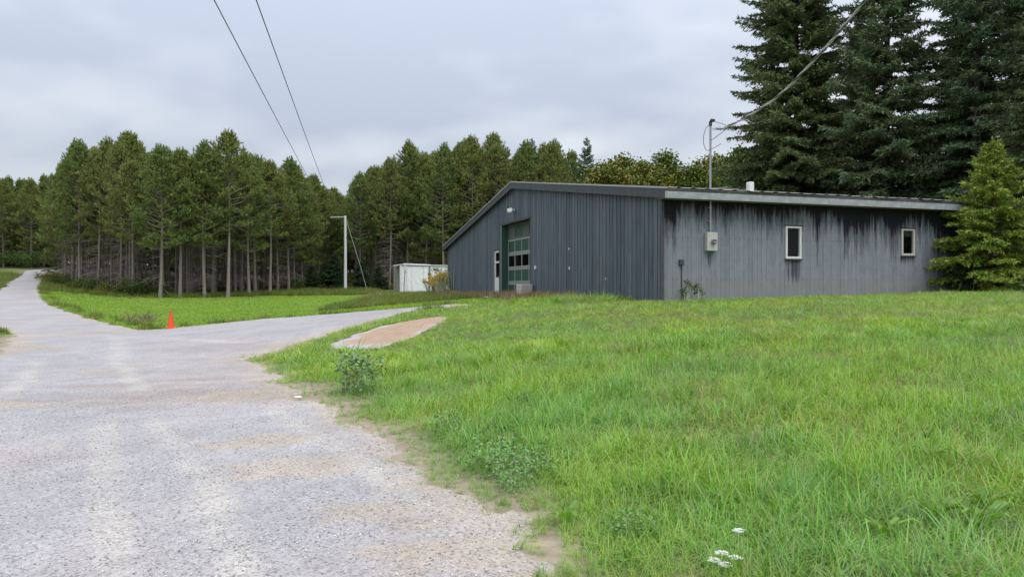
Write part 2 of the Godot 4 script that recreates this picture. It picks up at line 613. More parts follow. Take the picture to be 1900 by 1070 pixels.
func plant(d: Dictionary, called: String, label: String, category: String, where: Vector3, turn: float, scale_: float, group: String, leaf_mat: String, bark: String, names := ["trunk", "limbs", "crown"], tall := 1.0) -> Node3D:
	var o := thing(called, label, category, where, turn, group)
	o.scale = Vector3(scale_, scale_ * tall, scale_)
	part(names[0], d.trunk, M[bark], o)
	part(names[1], d.limbs, M[bark], o)
	part(names[2], d.crown, M[leaf_mat], o)
	return o

# ---------------------------------------------------------------- barn pieces (local axes: x along the long wall, -z along the gable wall)
const RIDGE_T := 13.3
const GABLE_W := 26.3
const BARN_L := 11.5
func roof_y(t: float) -> float:      # top of the roof above the barn's base
	return lerpf(3.33, 5.31, (t + 0.5) / (RIDGE_T + 0.5)) if t < RIDGE_T else lerpf(5.31, 3.06, (t - RIDGE_T) / (26.8 - RIDGE_T))

# upright board on the gable wall from t0 to t1, its outer face towards -x; the ends follow the roof when top < 0
func gable_board(t0: float, t1: float, y0: float, y1: float, x0: float, x1: float, ch: float, col := Color.WHITE) -> ArrayMesh:
	var b := MB.new()
	var top := func(t: float) -> float: return y1 if y1 > 0.0 else roof_y(t) - 0.12
	# profile (t, x) around the board: outer face at x0
	var pr := [[t0, x1], [t0, x0 + ch], [t0 + ch, x0], [t1 - ch, x0], [t1, x0 + ch], [t1, x1]]
	for i in pr.size() - 1:
		var p = pr[i]
		var q = pr[i + 1]
		var a := Vector3(p[1], y0, -p[0])
		var c_ := Vector3(q[1], y0, -q[0])
		var e := Vector3(q[1], top.call(q[0]), -q[0])
		var f := Vector3(p[1], top.call(p[0]), -p[0])
		b.quad(a, f, e, c_, col)
		for w in [[p[0], y0], [p[0], top.call(p[0])], [q[0], top.call(q[0])], [p[0], y0], [q[0], top.call(q[0])], [q[0], y0]]:
			b.u.push_back(Vector2(w[0] / 6.0, 1.0 - w[1] / 6.0))
	for i in range(1, 5):   # end caps
		for e in 2:
			var pp := []
			for q in [pr[0], pr[i], pr[i + 1]]:
				pp.append(Vector3(q[1], y0 if e == 0 else top.call(q[0]), -q[0]))
				b.u.push_back(Vector2(q[0] / 6.0, 0.5))
			if e == 0: b.tri(pp[0], pp[1], pp[2], col)
			else: b.tri(pp[0], pp[2], pp[1], col)
	return b.mesh(true)

func long_board(s0: float, s1: float, y0: float, y1: float, z0: float, z1: float, ch: float) -> ArrayMesh:   # outer face at z0 (> z1)
	var b := MB.new()
	var pr := [[s0, z1], [s0, z0 - ch], [s0 + ch, z0], [s1 - ch, z0], [s1, z0 - ch], [s1, z1]]
	for i in pr.size() - 1:
		var p = pr[i]
		var q = pr[i + 1]
		b.quad(Vector3(p[0], y0, p[1]), Vector3(p[0], y1, p[1]), Vector3(q[0], y1, q[1]), Vector3(q[0], y0, q[1]))
		for w in [[p[0], y0], [p[0], y1], [q[0], y1], [p[0], y0], [q[0], y1], [q[0], y0]]:
			b.u.push_back(Vector2(w[0] / BARN_L, 1.0 - w[1] / 3.2))
	for i in range(1, 5):
		for e in 2:
			var pp := []
			for q in [pr[0], pr[i], pr[i + 1]]:
				pp.append(Vector3(q[0], y0 if e == 0 else y1, q[1]))
				b.u.push_back(Vector2(q[0] / BARN_L, 0.5))
			if e == 0: b.tri(pp[0], pp[1], pp[2])
			else: b.tri(pp[0], pp[2], pp[1])
	return b.mesh(true)

func long_wall_image() -> ImageTexture:
	# faded grey paint with black mildew runs hanging from the eave, deepened with painted overhang shade, drips under the window sills and the meter box, nail rows
	var w := 920
	var h := 256
	var im := Image.create(w, h, false, Image.FORMAT_RGB8)
	var n1 := nz(11, 1.0, 4)
	var n2 := nz(12, 1.0, 3)
	var n3 := nz(13, 1.0, 3)
	for ix in w:
		var s := (ix + 0.5) / w * BARN_L
		var broad := n1.get_noise_1d(s * 0.9) * 0.5 + 0.5
		var fine := n2.get_noise_1d(s * 5.5) * 0.5 + 0.5
		var hair := n3.get_noise_1d(s * 26.0) * 0.5 + 0.5
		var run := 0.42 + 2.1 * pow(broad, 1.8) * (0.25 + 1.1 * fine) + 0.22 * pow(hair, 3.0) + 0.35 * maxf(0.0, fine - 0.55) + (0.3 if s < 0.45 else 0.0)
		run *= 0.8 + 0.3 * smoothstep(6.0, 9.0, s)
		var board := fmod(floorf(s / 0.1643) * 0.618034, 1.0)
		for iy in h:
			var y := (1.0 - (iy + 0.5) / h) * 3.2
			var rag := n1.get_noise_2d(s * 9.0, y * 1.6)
			var stain_shade := smoothstep(0.0, 0.55, run - (3.12 - y) + rag * 0.22 + (hair - 0.5) * 0.22)  # mildew runs with the overhang's shade painted into the same dark band
			stain_shade = maxf(stain_shade, 0.5 * smoothstep(0.0, 0.7, run * 1.35 + 0.1 - (3.12 - y) + rag * 0.4 + (fine - 0.5) * 0.5))
			stain_shade *= 0.78 + 0.22 * hair
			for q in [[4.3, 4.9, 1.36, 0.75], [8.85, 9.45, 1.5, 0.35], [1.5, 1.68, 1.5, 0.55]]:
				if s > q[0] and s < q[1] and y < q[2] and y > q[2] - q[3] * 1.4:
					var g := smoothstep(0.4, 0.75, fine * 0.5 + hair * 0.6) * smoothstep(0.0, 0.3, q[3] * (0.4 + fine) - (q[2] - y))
					stain_shade = maxf(stain_shade, g * 0.7)
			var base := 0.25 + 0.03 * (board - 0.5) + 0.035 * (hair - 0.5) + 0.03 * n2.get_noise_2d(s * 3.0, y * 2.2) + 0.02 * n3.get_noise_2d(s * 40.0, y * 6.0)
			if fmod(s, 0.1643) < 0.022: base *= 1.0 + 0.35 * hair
			var col := Color(base * 0.9, base * 0.985, base * 1.12).lerp(Color(0.016, 0.017, 0.021), clampf(stain_shade * 1.25, 0.0, 1.0) * 0.96)
			# soil splashed on the foot of the wall, ragged
			var splash := smoothstep(0.0, 0.35, 0.62 + 0.35 * n3.get_noise_2d(s * 6.0, y * 5.0) - y + 0.25) * 0.35
			col = col.lerp(Color(0.26, 0.25, 0.22), clampf(splash, 0.0, 1.0))
			for row in [0.72, 1.33, 1.95, 2.55]:
				if absf(y - row) < 0.009 and fmod(s, 0.1643) < 0.03:
					col = col * 0.5
			im.set_pixel(ix, iy, col.linear_to_srgb())
	return ImageTexture.create_from_image(im)

func streak_image(seed_: int, base: Color, amp: float, w := 512, h := 256) -> ImageTexture:
	var im := Image.create(w, h, false, Image.FORMAT_RGB8)
	var n1 := nz(seed_, 1.0, 3)
	var n2 := nz(seed_ + 1, 1.0, 3)
	for ix in w:
		for iy in h:
			var th := TAU * ix / w
			var f := 1.0 + amp * n1.get_noise_3d(cos(th) * 26.0, sin(th) * 26.0, iy * 0.012) + amp * 0.7 * n2.get_noise_3d(cos(th) * 5.0, sin(th) * 5.0, iy * 0.02)
			im.set_pixel(ix, iy, Color(base.r * f, base.g * f, base.b * f).linear_to_srgb())
	return ImageTexture.create_from_image(im)

func tex_mat(t: Texture2D, rough := 0.85, spec := 0.4) -> StandardMaterial3D:
	var m := StandardMaterial3D.new()
	m.albedo_texture = t
	m.roughness = rough
	m.metallic_specular = spec
	return m

func tri_mat(t: Texture2D, scale_: float, rough := 0.85, spec := 0.4, world := false) -> StandardMaterial3D:
	var m := tex_mat(t, rough, spec)
	m.uv1_triplanar = true
	m.uv1_world_triplanar = world
	m.uv1_scale = Vector3.ONE * scale_
	return m

# ---------------------------------------------------------------- setting
func sky_image() -> ImageTexture:
	var w := 1024
	var h := 512
	var im := Image.create(w, h, false, Image.FORMAT_RGBF)
	var n1 := nz(31, 0.55, 5)
	var n2 := nz(32, 1.5, 4)
	for iy in h:
		var el := (0.5 - (iy + 0.5) / h) * PI
		var sy := sin(el)
		var gain := (1.0 + 2.0 * maxf(sy, 0.0)) / 1.42
		for ix in w:
			var ph := ((ix + 0.5) / w - 0.5) * TAU
			var dir := Vector3(sin(ph) * cos(el), sy, -cos(ph) * cos(el))
			if sy < -0.02:
				im.set_pixel(ix, iy, Color(0.16, 0.17, 0.13))
				continue
			var k := 1.0 / (maxf(sy, 0.0) + 0.22)
			var p := Vector3(dir.x * k, dir.z * k, sy * 2.0)
			var a := n1.get_noise_3d(p.x + n2.get_noise_3dv(p) * 0.25, p.y * 1.25 + 3.0, p.z)
			var b := n2.get_noise_3d(p.x * 1.3 + 7.0, p.y * 1.3, p.z)
			var f := clampf(0.5 + 1.35 * a + 0.5 * b, 0.0, 1.0)
			var c := Vector3(0.43, 0.485, 0.59).lerp(Vector3(0.66, 0.705, 0.76), f) * gain
			im.set_pixel(ix, iy, Color(c.x, c.y, c.z))
	return ImageTexture.create_from_image(im)

const GROVE_A := [[-49,82],[-38,67.5],[-33,63.5],[-28,61.3],[-24.6,65],[-22.2,71],[-21.2,78],[-22,90],[-24,110],[-56,112],[-54,95]]
const GROVE_B := [[-18.5,92],[-15,84],[-10,80.5],[-4,78.5],[2,80],[7,85],[9,108],[-20,112]]
var groveA := PackedVector2Array()
var groveB := PackedVector2Array()
var PAD := PackedVector2Array([Vector2(-4.42, 18.87), Vector2(-4.1, 17.7), Vector2(-3.6, 17.15), Vector2(-2.93, 16.8), Vector2(-2.3, 18.3), Vector2(-2.0, 20.2), Vector2(-1.9, 21.7), Vector2(-2.05, 22.75), Vector2(-2.9, 22.7), Vector2(-3.5, 22.2), Vector2(-4.05, 21.0)])

func barn_st(x: float, d: float) -> Vector2:
	return Vector2((x - 4.4) * 0.948 + (d - 22.3) * 0.318, -(x - 4.4) * 0.318 + (d - 22.3) * 0.948)

func _ready() -> void:
	# camera: a phone's main lens held level at eye height
	var cam := Camera3D.new()
	cam.name = "camera"
	add_child(cam)
	cam.position = Vector3(0, 1.6, 0)
	cam.fov = 41.37
	cam.near = 0.05
	cam.far = 4000.0
	cam.current = true
	# overcast sky
	var env := Environment.new()
	env.background_mode = Environment.BG_SKY
	var sky := Sky.new()
	var sm := PanoramaSkyMaterial.new()
	sm.panorama = sky_image()
	sky.sky_material = sm
	env.sky = sky
	env.background_energy_multiplier = 1.0
	env.tonemap_mode = Environment.TONE_MAPPER_LINEAR
	env.tonemap_exposure = 1.25
	env.sdfgi_enabled = true
	env.ssao_enabled = true
	env.ssil_enabled = true
	var we := WorldEnvironment.new()
	we.name = "environment"
	we.environment = env
	add_child(we)
	# the sun behind thick cloud, high and behind the viewer
	var sun := DirectionalLight3D.new()
	sun.name = "sun"
	add_child(sun)
	sun.light_energy = 0.5
	sun.light_color = Color(1.0, 0.975, 0.94)
	sun.light_angular_distance = 40.0
	sun.shadow_enabled = true
	sun.look_at_from_position(Vector3(9, 30, 14), Vector3.ZERO, Vector3.UP)

	edge_noise = nz(5, 0.45, 4)
	for p in GRAVEL: gpoly.append(Vector2(p[0], p[1]))
	for p in GROVE_A: groveA.append(Vector2(p[0], p[1]))
	for p in GROVE_B: groveB.append(Vector2(p[0], p[1]))
	solve_terrain()
	fg.resize(FNX * FND)
	for iz in FND:
		for ix in FNX:
			fg[iz * FNX + ix] = poly_sd(Vector2(FX0 + ix * FS, FD0 + iz * FS), gpoly)
	materials()
	build_ground()
	build_gravel()
	build_barn()
	build_woods()
	build_evergreens()
	build_yard()
	build_wires()
	build_grass()
	build_plants()

func materials() -> void:
	M.needles = vmat(0.6, Color(0.35, 0.4, 0.15))
	M.spruce = vmat(0.6, Color(0.35, 0.4, 0.2))
	M.leaves = vmat(0.6, Color(0.45, 0.5, 0.15))
	M.grass = vmat(0.5, Color(0.78, 0.88, 0.35), 0.4)
	M.dry = vmat(0.8, Color(0.3, 0.28, 0.2))
	M.flower = vmat(0.7, Color(0.3, 0.3, 0.3))
	M.pine_bark = tri_mat(noise_tex(21, 0.05, Color(0.17, 0.135, 0.115), Color(0.42, 0.37, 0.33), 256), 1.2, 0.95)
	M.spruce_bark = tri_mat(noise_tex(22, 0.05, Color(0.05, 0.04, 0.034), Color(0.14, 0.12, 0.1), 256), 1.2, 0.95)
	M.old_wood = tri_mat(noise_tex(23, 0.03, Color(0.16, 0.15, 0.135), Color(0.36, 0.345, 0.32), 256), 1.5, 0.9)
	M.pole = tri_mat(noise_tex(24, 0.03, Color(0.60, 0.60, 0.60), Color(0.78, 0.78, 0.78), 256), 0.8, 0.85)
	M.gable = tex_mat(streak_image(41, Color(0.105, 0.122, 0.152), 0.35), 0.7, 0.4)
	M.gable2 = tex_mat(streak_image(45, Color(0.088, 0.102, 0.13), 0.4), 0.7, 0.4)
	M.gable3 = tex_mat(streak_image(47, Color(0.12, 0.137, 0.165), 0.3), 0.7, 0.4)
	M.core = mat(Color(0.10, 0.115, 0.145), 0.9)
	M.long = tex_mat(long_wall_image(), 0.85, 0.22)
	M.trim = tri_mat(noise_tex(25, 0.02, Color(0.055, 0.06, 0.07), Color(0.085, 0.09, 0.105), 256), 0.6, 0.6)
	M.fascia = tri_mat(noise_tex(26, 0.02, Color(0.27, 0.29, 0.31), Color(0.40, 0.42, 0.44), 256), 0.7, 0.7)
	M.soffit = tri_mat(noise_tex(37, 0.03, Color(0.20, 0.19, 0.175), Color(0.32, 0.30, 0.28), 256), 1.5, 0.9)
	M.roof = tri_mat(noise_tex(27, 0.02, Color(0.22, 0.22, 0.22), Color(0.42, 0.42, 0.41), 256), 0.5, 0.5)
	M.roof_edge = mat(Color(0.42, 0.42, 0.42), 0.45, 0.3)
	M.white = tri_mat(noise_tex(28, 0.02, Color(0.62, 0.62, 0.60), Color(0.78, 0.78, 0.77), 256), 1.0, 0.5)
	M.cream = mat(Color(0.55, 0.53, 0.44), 0.5)
	M.green = tri_mat(noise_tex(29, 0.04, Color(0.018, 0.06, 0.045), Color(0.05, 0.11, 0.085), 256), 1.6, 0.55)
	M.rail = tri_mat(noise_tex(30, 0.04, Color(0.18, 0.20, 0.19), Color(0.34, 0.35, 0.34), 256), 1.6, 0.7)
	M.weathered = tri_mat(noise_tex(33, 0.03, Color(0.06, 0.075, 0.065), Color(0.16, 0.155, 0.14), 256), 1.6, 0.8)
	M.metal = mat(Color(0.38, 0.40, 0.42), 0.4, 0.6)
	M.dark = mat(Color(0.03, 0.03, 0.032), 0.7)
	M.cable = mat(Color(0.5, 0.51, 0.52), 0.55)
	M.wire = mat(Color(0.09, 0.09, 0.1), 0.6)
	M.meter = mat(Color(0.50, 0.50, 0.44), 0.5)
	M.concrete = tri_mat(noise_tex(34, 0.05, Color(0.34, 0.31, 0.29), Color(0.58, 0.54, 0.51), 256), 1.5, 0.95)
	M.cone = mat(Color(0.82, 0.105, 0.03), 0.5)
	M.floor = mat(Color(0.12, 0.11, 0.1), 0.9)
	var g := StandardMaterial3D.new()
	g.albedo_color = Color(0.05, 0.06, 0.06, 0.25)
	g.transparency = BaseMaterial3D.TRANSPARENCY_ALPHA
	g.roughness = 0.05
	g.metallic_specular = 0.3
	M.glass = g
	# shed siding: old white paint with bluish and dirty patches
	M.shed = tri_mat(noise_tex(35, 0.012, Color(0.68, 0.71, 0.75), Color(0.90, 0.91, 0.92), 512), 0.5, 0.75)
	# ground and gravel
	var soil := vmat(0.95)
	soil.albedo_texture = noise_tex(36, 0.02, Color(0.6, 0.6, 0.6), Color(1.0, 1.0, 1.0), 512)
	soil.uv1_triplanar = true
	soil.uv1_world_triplanar = true
	soil.uv1_scale = Vector3.ONE * 0.6
	M.soil = soil
	var cell := FastNoiseLite.new()
	cell.seed = 8
	cell.noise_type = FastNoiseLite.TYPE_CELLULAR
	cell.frequency = 0.085
	cell.cellular_return_type = FastNoiseLite.RETURN_CELL_VALUE
	cell.fractal_type = FastNoiseLite.FRACTAL_NONE
	var ct := NoiseTexture2D.new()
	ct.width = 1024
	ct.height = 1024
	ct.seamless = true
	ct.seamless_blend_skirt = 0.05
	ct.normalize = true
	ct.noise = cell
	var gr := Gradient.new()
	gr.offsets = PackedFloat32Array([0.0, 0.25, 0.6, 0.9, 1.0])
	gr.colors = PackedColorArray([lin(0.52, 0.51, 0.51), lin(0.78, 0.77, 0.78), lin(0.86, 0.84, 0.83), lin(0.97, 0.96, 0.95), lin(1, 1, 1)])
	ct.color_ramp = gr
	var cd: FastNoiseLite = cell.duplicate()
	cd.cellular_return_type = FastNoiseLite.RETURN_DISTANCE
	var hd := NoiseTexture2D.new()
	hd.width = 1024
	hd.height = 1024
	hd.seamless = true
	hd.seamless_blend_skirt = 0.05
	hd.noise = cd
	var gv := vmat(0.95)
	gv.albedo_texture = ct
	gv.heightmap_enabled = true
	gv.heightmap_texture = hd
	gv.heightmap_scale = 0.5
	gv.heightmap_flip_texture = true
	gv.uv1_triplanar = true
	gv.uv1_world_triplanar = true
	gv.uv1_scale = Vector3.ONE / 1.5
	M.gravel = gv

func build_ground() -> void:
	var xs := spaced(-900.0, [[-200.0, 100.0], [-130.0, 10.0], [-40.0, 2.0], [-16.0, 0.5], [8.0, 0.25], [30.0, 0.8], [100.0, 5.0], [200.0, 20.0], [900.0, 100.0]])
	var ds := spaced(-300.0, [[-30.0, 90.0], [-4.0, 2.0], [34.0, 0.25], [80.0, 1.0], [180.0, 4.0], [300.0, 30.0], [1200.0, 150.0]])
	var n1 := nz(51, 0.16, 3)
	var n2 := nz(52, 0.9, 3)
	var b := MB.new()
	var nx := xs.size()
	for d in ds:
		for x in xs:
			var under := 0.0
			if x > -66.0 and x < 10.0 and d > -9.0 and d < 100.0: under = smoothstep(0.3, 0.6, gravel_field(x, d))
			var p := at(x, d, n2.get_noise_2d(x, d) * 0.012 * (1.0 - under) - 0.015 - 0.035 * under)
			b.v.push_back(p)
			b.n.push_back(Vector3(H(x - 0.5, d) - H(x + 0.5, d), 1.0, H(x, d + 0.5) - H(x, d - 0.5)).normalized())
			var c := Color(0.13, 0.165, 0.05).lerp(Color(0.155, 0.15, 0.065), clampf(0.5 + n1.get_noise_2d(x, d), 0.0, 1.0))
			if d > 30.0 and x < 0.0:
				c = Color(0.15, 0.22, 0.05).lerp(Color(0.18, 0.21, 0.065), clampf(0.5 + n1.get_noise_2d(x * 2.0, d * 2.0), 0.0, 1.0))
			if d > 55.0:
				var wood := maxf(poly_sd(Vector2(x, d), groveA), poly_sd(Vector2(x, d), groveB)) + n1.get_noise_2d(x * 2.0, d * 2.0) * 2.0
				if d > 100.0: wood = 5.0
				c = c.lerp(Color(0.085, 0.06, 0.04).lerp(Color(0.07, 0.085, 0.03), clampf(n2.get_noise_2d(x, d) + 0.3, 0.0, 1.0)), smoothstep(-1.0, 1.0, wood))
			if x > -66.0 and x < 10.0 and d > -9.0 and d < 132.0:
				var s := gravel_field(x, d)
				if s > -1.2:
					c = c.lerp(Color(0.41, 0.335, 0.25), smoothstep(-0.6, 0.0, s + n2.get_noise_2d(x * 2.0, d * 2.0) * 0.3))
			b.c.push_back(c)
	var a := []
	a.resize(Mesh.ARRAY_MAX)
	var idx := PackedInt32Array()
	for iz in ds.size() - 1:
		for ix in nx - 1:
			var o := iz * nx + ix
			idx.append_array([o, o + nx, o + nx + 1, o, o + nx + 1, o + 1])
	a[Mesh.ARRAY_VERTEX] = b.v
	a[Mesh.ARRAY_NORMAL] = b.n
	a[Mesh.ARRAY_COLOR] = b.c
	a[Mesh.ARRAY_INDEX] = idx
	var m := ArrayMesh.new()
	m.add_surface_from_arrays(Mesh.PRIMITIVE_TRIANGLES, a)
	single("ground", m, M.soil, "rolling earth under meadow, lawn and pine woods", "ground", Vector3.ZERO, "", "structure")

const TRACKS := [[-9.4, 18.0, -5.9, 12.2, 0.3], [-4.9, 9.2, -2.1, 4.0, 0.24], [-4.5, 9.6, -2.0, 5.4, 0.2], [-3.1, 9.9, -0.6, 5.4, 0.24], [-10.6, 17.0, -7.6, 11.5, 0.28], [-2.4, 6.0, -1.2, 3.6, 0.2], [-13.0, 25.0, -9.5, 18.5, 0.35], [-11.0, 24.0, -7.5, 21.0, 0.4]]
const SANDY := [[-4.0, 11.2, 1.0, 0.75], [-0.3, 5.4, 1.1, 0.65], [-1.9, 6.7, 0.8, 0.5], [-7.6, 10.8, 1.2, 0.45], [0.0, 4.6, 1.0, 0.5], [-15.0, 27.5, 1.6, 0.5], [-13.0, 20.8, 1.6, 0.7], [-2.6, 7.9, 0.8, 0.4]]
func build_gravel() -> void:
	var xs := spaced(-70.0, [[-30.0, 1.0], [-14.0, 0.4], [-8.0, 0.16], [2.4, 0.09], [4.0, 0.4]])
	var ds := spaced(-8.0, [[2.0, 0.5], [14.0, 0.09], [22.0, 0.16], [36.0, 0.4], [132.0, 1.0]])
	var n1 := nz(61, 0.35, 4)
	var n2 := nz(62, 1.6, 4)
	var n3 := nz(63, 0.12, 3)
	var n4 := nz(64, 5.0, 3)
	var colour := func(x: float, d: float, f: float) -> Color:
		var c := Color(0.455, 0.44, 0.452)
		var k := 1.0 + 0.16 * n1.get_noise_2d(x, d) + 0.12 * n2.get_noise_2d(x, d) + 0.1 * n4.get_noise_2d(x, d)
		c = c.lerp(Color(0.46, 0.415, 0.395), clampf(n3.get_noise_2d(x * 1.6 + 40.0, d) * 1.6 + 0.1, 0.0, 0.6))
		if d < 40.0:
			# fine reddish dust across the road in bands, sandy wash near the verge, pale wheel tracks
			var band := smoothstep(0.3, 0.9, n1.get_noise_2d(x * 0.5, d * 1.6 + 9.0) + 0.55 * exp(-pow((d - 11.8) / 1.6, 2.0)))
			c = c.lerp(Color(0.39, 0.335, 0.315), band * 0.8)
			var sand := smoothstep(0.85, 0.05, f + 0.55 * n2.get_noise_2d(x + 3.0, d)) * 0.75
			for q in SANDY:
				var e := pow((x - q[0]) / q[2], 2.0) + pow((d - q[1]) / q[3], 2.0)
				sand = maxf(sand, smoothstep(1.1, 0.2, e + 0.75 * n2.get_noise_2d(x * 1.3, d * 1.3)) * 0.7)
			c = c.lerp(Color(0.53, 0.43, 0.32), sand * (0.8 + 0.3 * n2.get_noise_2d(x * 2.0, d * 2.0)))
			for q in TRACKS:
				var a := Vector2(q[0], q[1])
				var e := Vector2(q[2], q[3]) - a
				var w := Vector2(x, d) - a
				var t := w.dot(e) / e.length_squared()
				if t > -0.1 and t < 1.1:
					var off := absf(w.cross(e.normalized()) + 0.12 * n1.get_noise_1d(t * 9.0 + q[0]))
					var s := smoothstep(q[4] * 0.62, q[4] * 0.42, off) * smoothstep(-0.1, 0.08, t) * smoothstep(1.1, 0.92, t)
					s *= clampf(0.75 + 0.9 * n2.get_noise_2d(x * 0.8, d * 0.8), 0.0, 1.0)
					c = c.lerp(Color(0.58, 0.55, 0.505), s * 0.8)
		return Color(c.r * k, c.g * k, c.b * k)
	var lift := func(x: float, d: float, f: float) -> float:
		return (-0.03 if d < 30.0 else 0.0) + minf(f, 0.4) * 0.15 + minf(1.0, f * 3.0) * (0.012 * n1.get_noise_2d(x * 1.5, d * 1.5) + 0.006 * n2.get_noise_2d(x * 2.0, d * 2.0))
	var is_drive := func(x: float, d: float) -> bool:
		return d > 16.5 and d < 36.0 and (x + 5.6) * 12.6 + (d - 16.8) * 8.4 > 0.0 and x > -14.2
	var m := sheet(xs, ds, gravel_field, func(x, d): return not is_drive.call(x, d), lift, colour)
	single("gravel_road", m, M.gravel, "grey gravel road with sandy edges curving uphill past the pines", "road", Vector3.ZERO, "", "structure")
	m = sheet(xs, ds, gravel_field, is_drive, lift, colour)
	single("gravel_driveway", m, M.gravel, "gravel driveway branching off the road towards the barn", "driveway", Vector3.ZERO, "", "structure")
	# bare pad of old concrete and reddish grit beside the driveway
	var px := spaced(-4.8, [[-1.6, 0.12]])
	var pd := spaced(16.4, [[23.2, 0.12]])
	var padf := func(x: float, d: float) -> float: return poly_sd(Vector2(x, d), PAD) + 0.12 + n2.get_noise_2d(x, d) * 0.3
	var padc := func(x: float, d: float, f: float) -> Color:
		var red := smoothstep(0.15, 0.6, f + 0.45 * n1.get_noise_2d(x * 2.0, d * 2.0) + (x + 3.3) * 0.18)
		var c := Color(0.53, 0.515, 0.50).lerp(Color(0.49, 0.35, 0.25), red)
		var k := 1.0 + 0.22 * n2.get_noise_2d(x * 1.5, d * 1.5)
		return Color(c.r * k, c.g * k, c.b * k)
	m = sheet(px, pd, padf, func(_x, _d): return true, func(_x, _d, f): return -0.03 + minf(f, 0.4) * 0.16, padc)
	single("concrete_pad", m, M.gravel, "old concrete pad with reddish grit beside the gravel driveway", "pad", Vector3.ZERO, "", "structure")
	# loose stones on the road close by
	var r := RandomNumberGenerator.new()
	r.seed = 71
	var meshes := []
	for k in 3:
		var b := MB.new()
		var s := SphereMesh.new()
		s.radial_segments = 6
		s.rings = 3
		s.radius = 0.5
		s.height = 1.0
		var arr := s.get_mesh_arrays()
		var off := {}
		for i in arr[Mesh.ARRAY_INDEX].size() / 3:
			var t := []
			for e in 3:
				var q: Vector3 = arr[Mesh.ARRAY_VERTEX][arr[Mesh.ARRAY_INDEX][i * 3 + e]]
				var key := Vector3i(q * 100.0)
				if not off.has(key): off[key] = q * r.randf_range(0.65, 1.25) * Vector3(1.0, 0.65, 0.85)
				t.append(off[key])
			if t[0] != t[1] and t[1] != t[2] and t[0] != t[2]: b.tri(t[0], t[1], t[2])
		meshes.append(b.mesh())
	var spots := [[], [], []]
	for i in 60000:
		var d := 3.2 + 9.0 * pow(r.randf(), 1.5)
		var x := r.randf_range(-0.72 * d - 1.0, 1.2)
		var f := gravel_field(x, d)
		if f < -0.15 or r.randf() < 0.35 - 0.8 * n1.get_noise_2d(x * 2.0, d * 2.0): continue
		var sz := 0.006 + 0.016 * pow(r.randf(), 3.0)
		var g := r.randf_range(0.25, 0.62)
		var tone := Color(g * r.randf_range(0.97, 1.06), g, g * r.randf_range(0.94, 1.03))
		spots[i % 3].append([Transform3D(Basis(Vector3(r.randf(), 1, r.randf()).normalized(), r.randf() * TAU).scaled(Vector3.ONE * sz), at(x, d, lift.call(x, d, f) + sz * 0.2)), tone])
	scatter("loose_gravel", "small loose grey stones scattered over the gravel road", "gravel", meshes, vmat(0.95), spots)

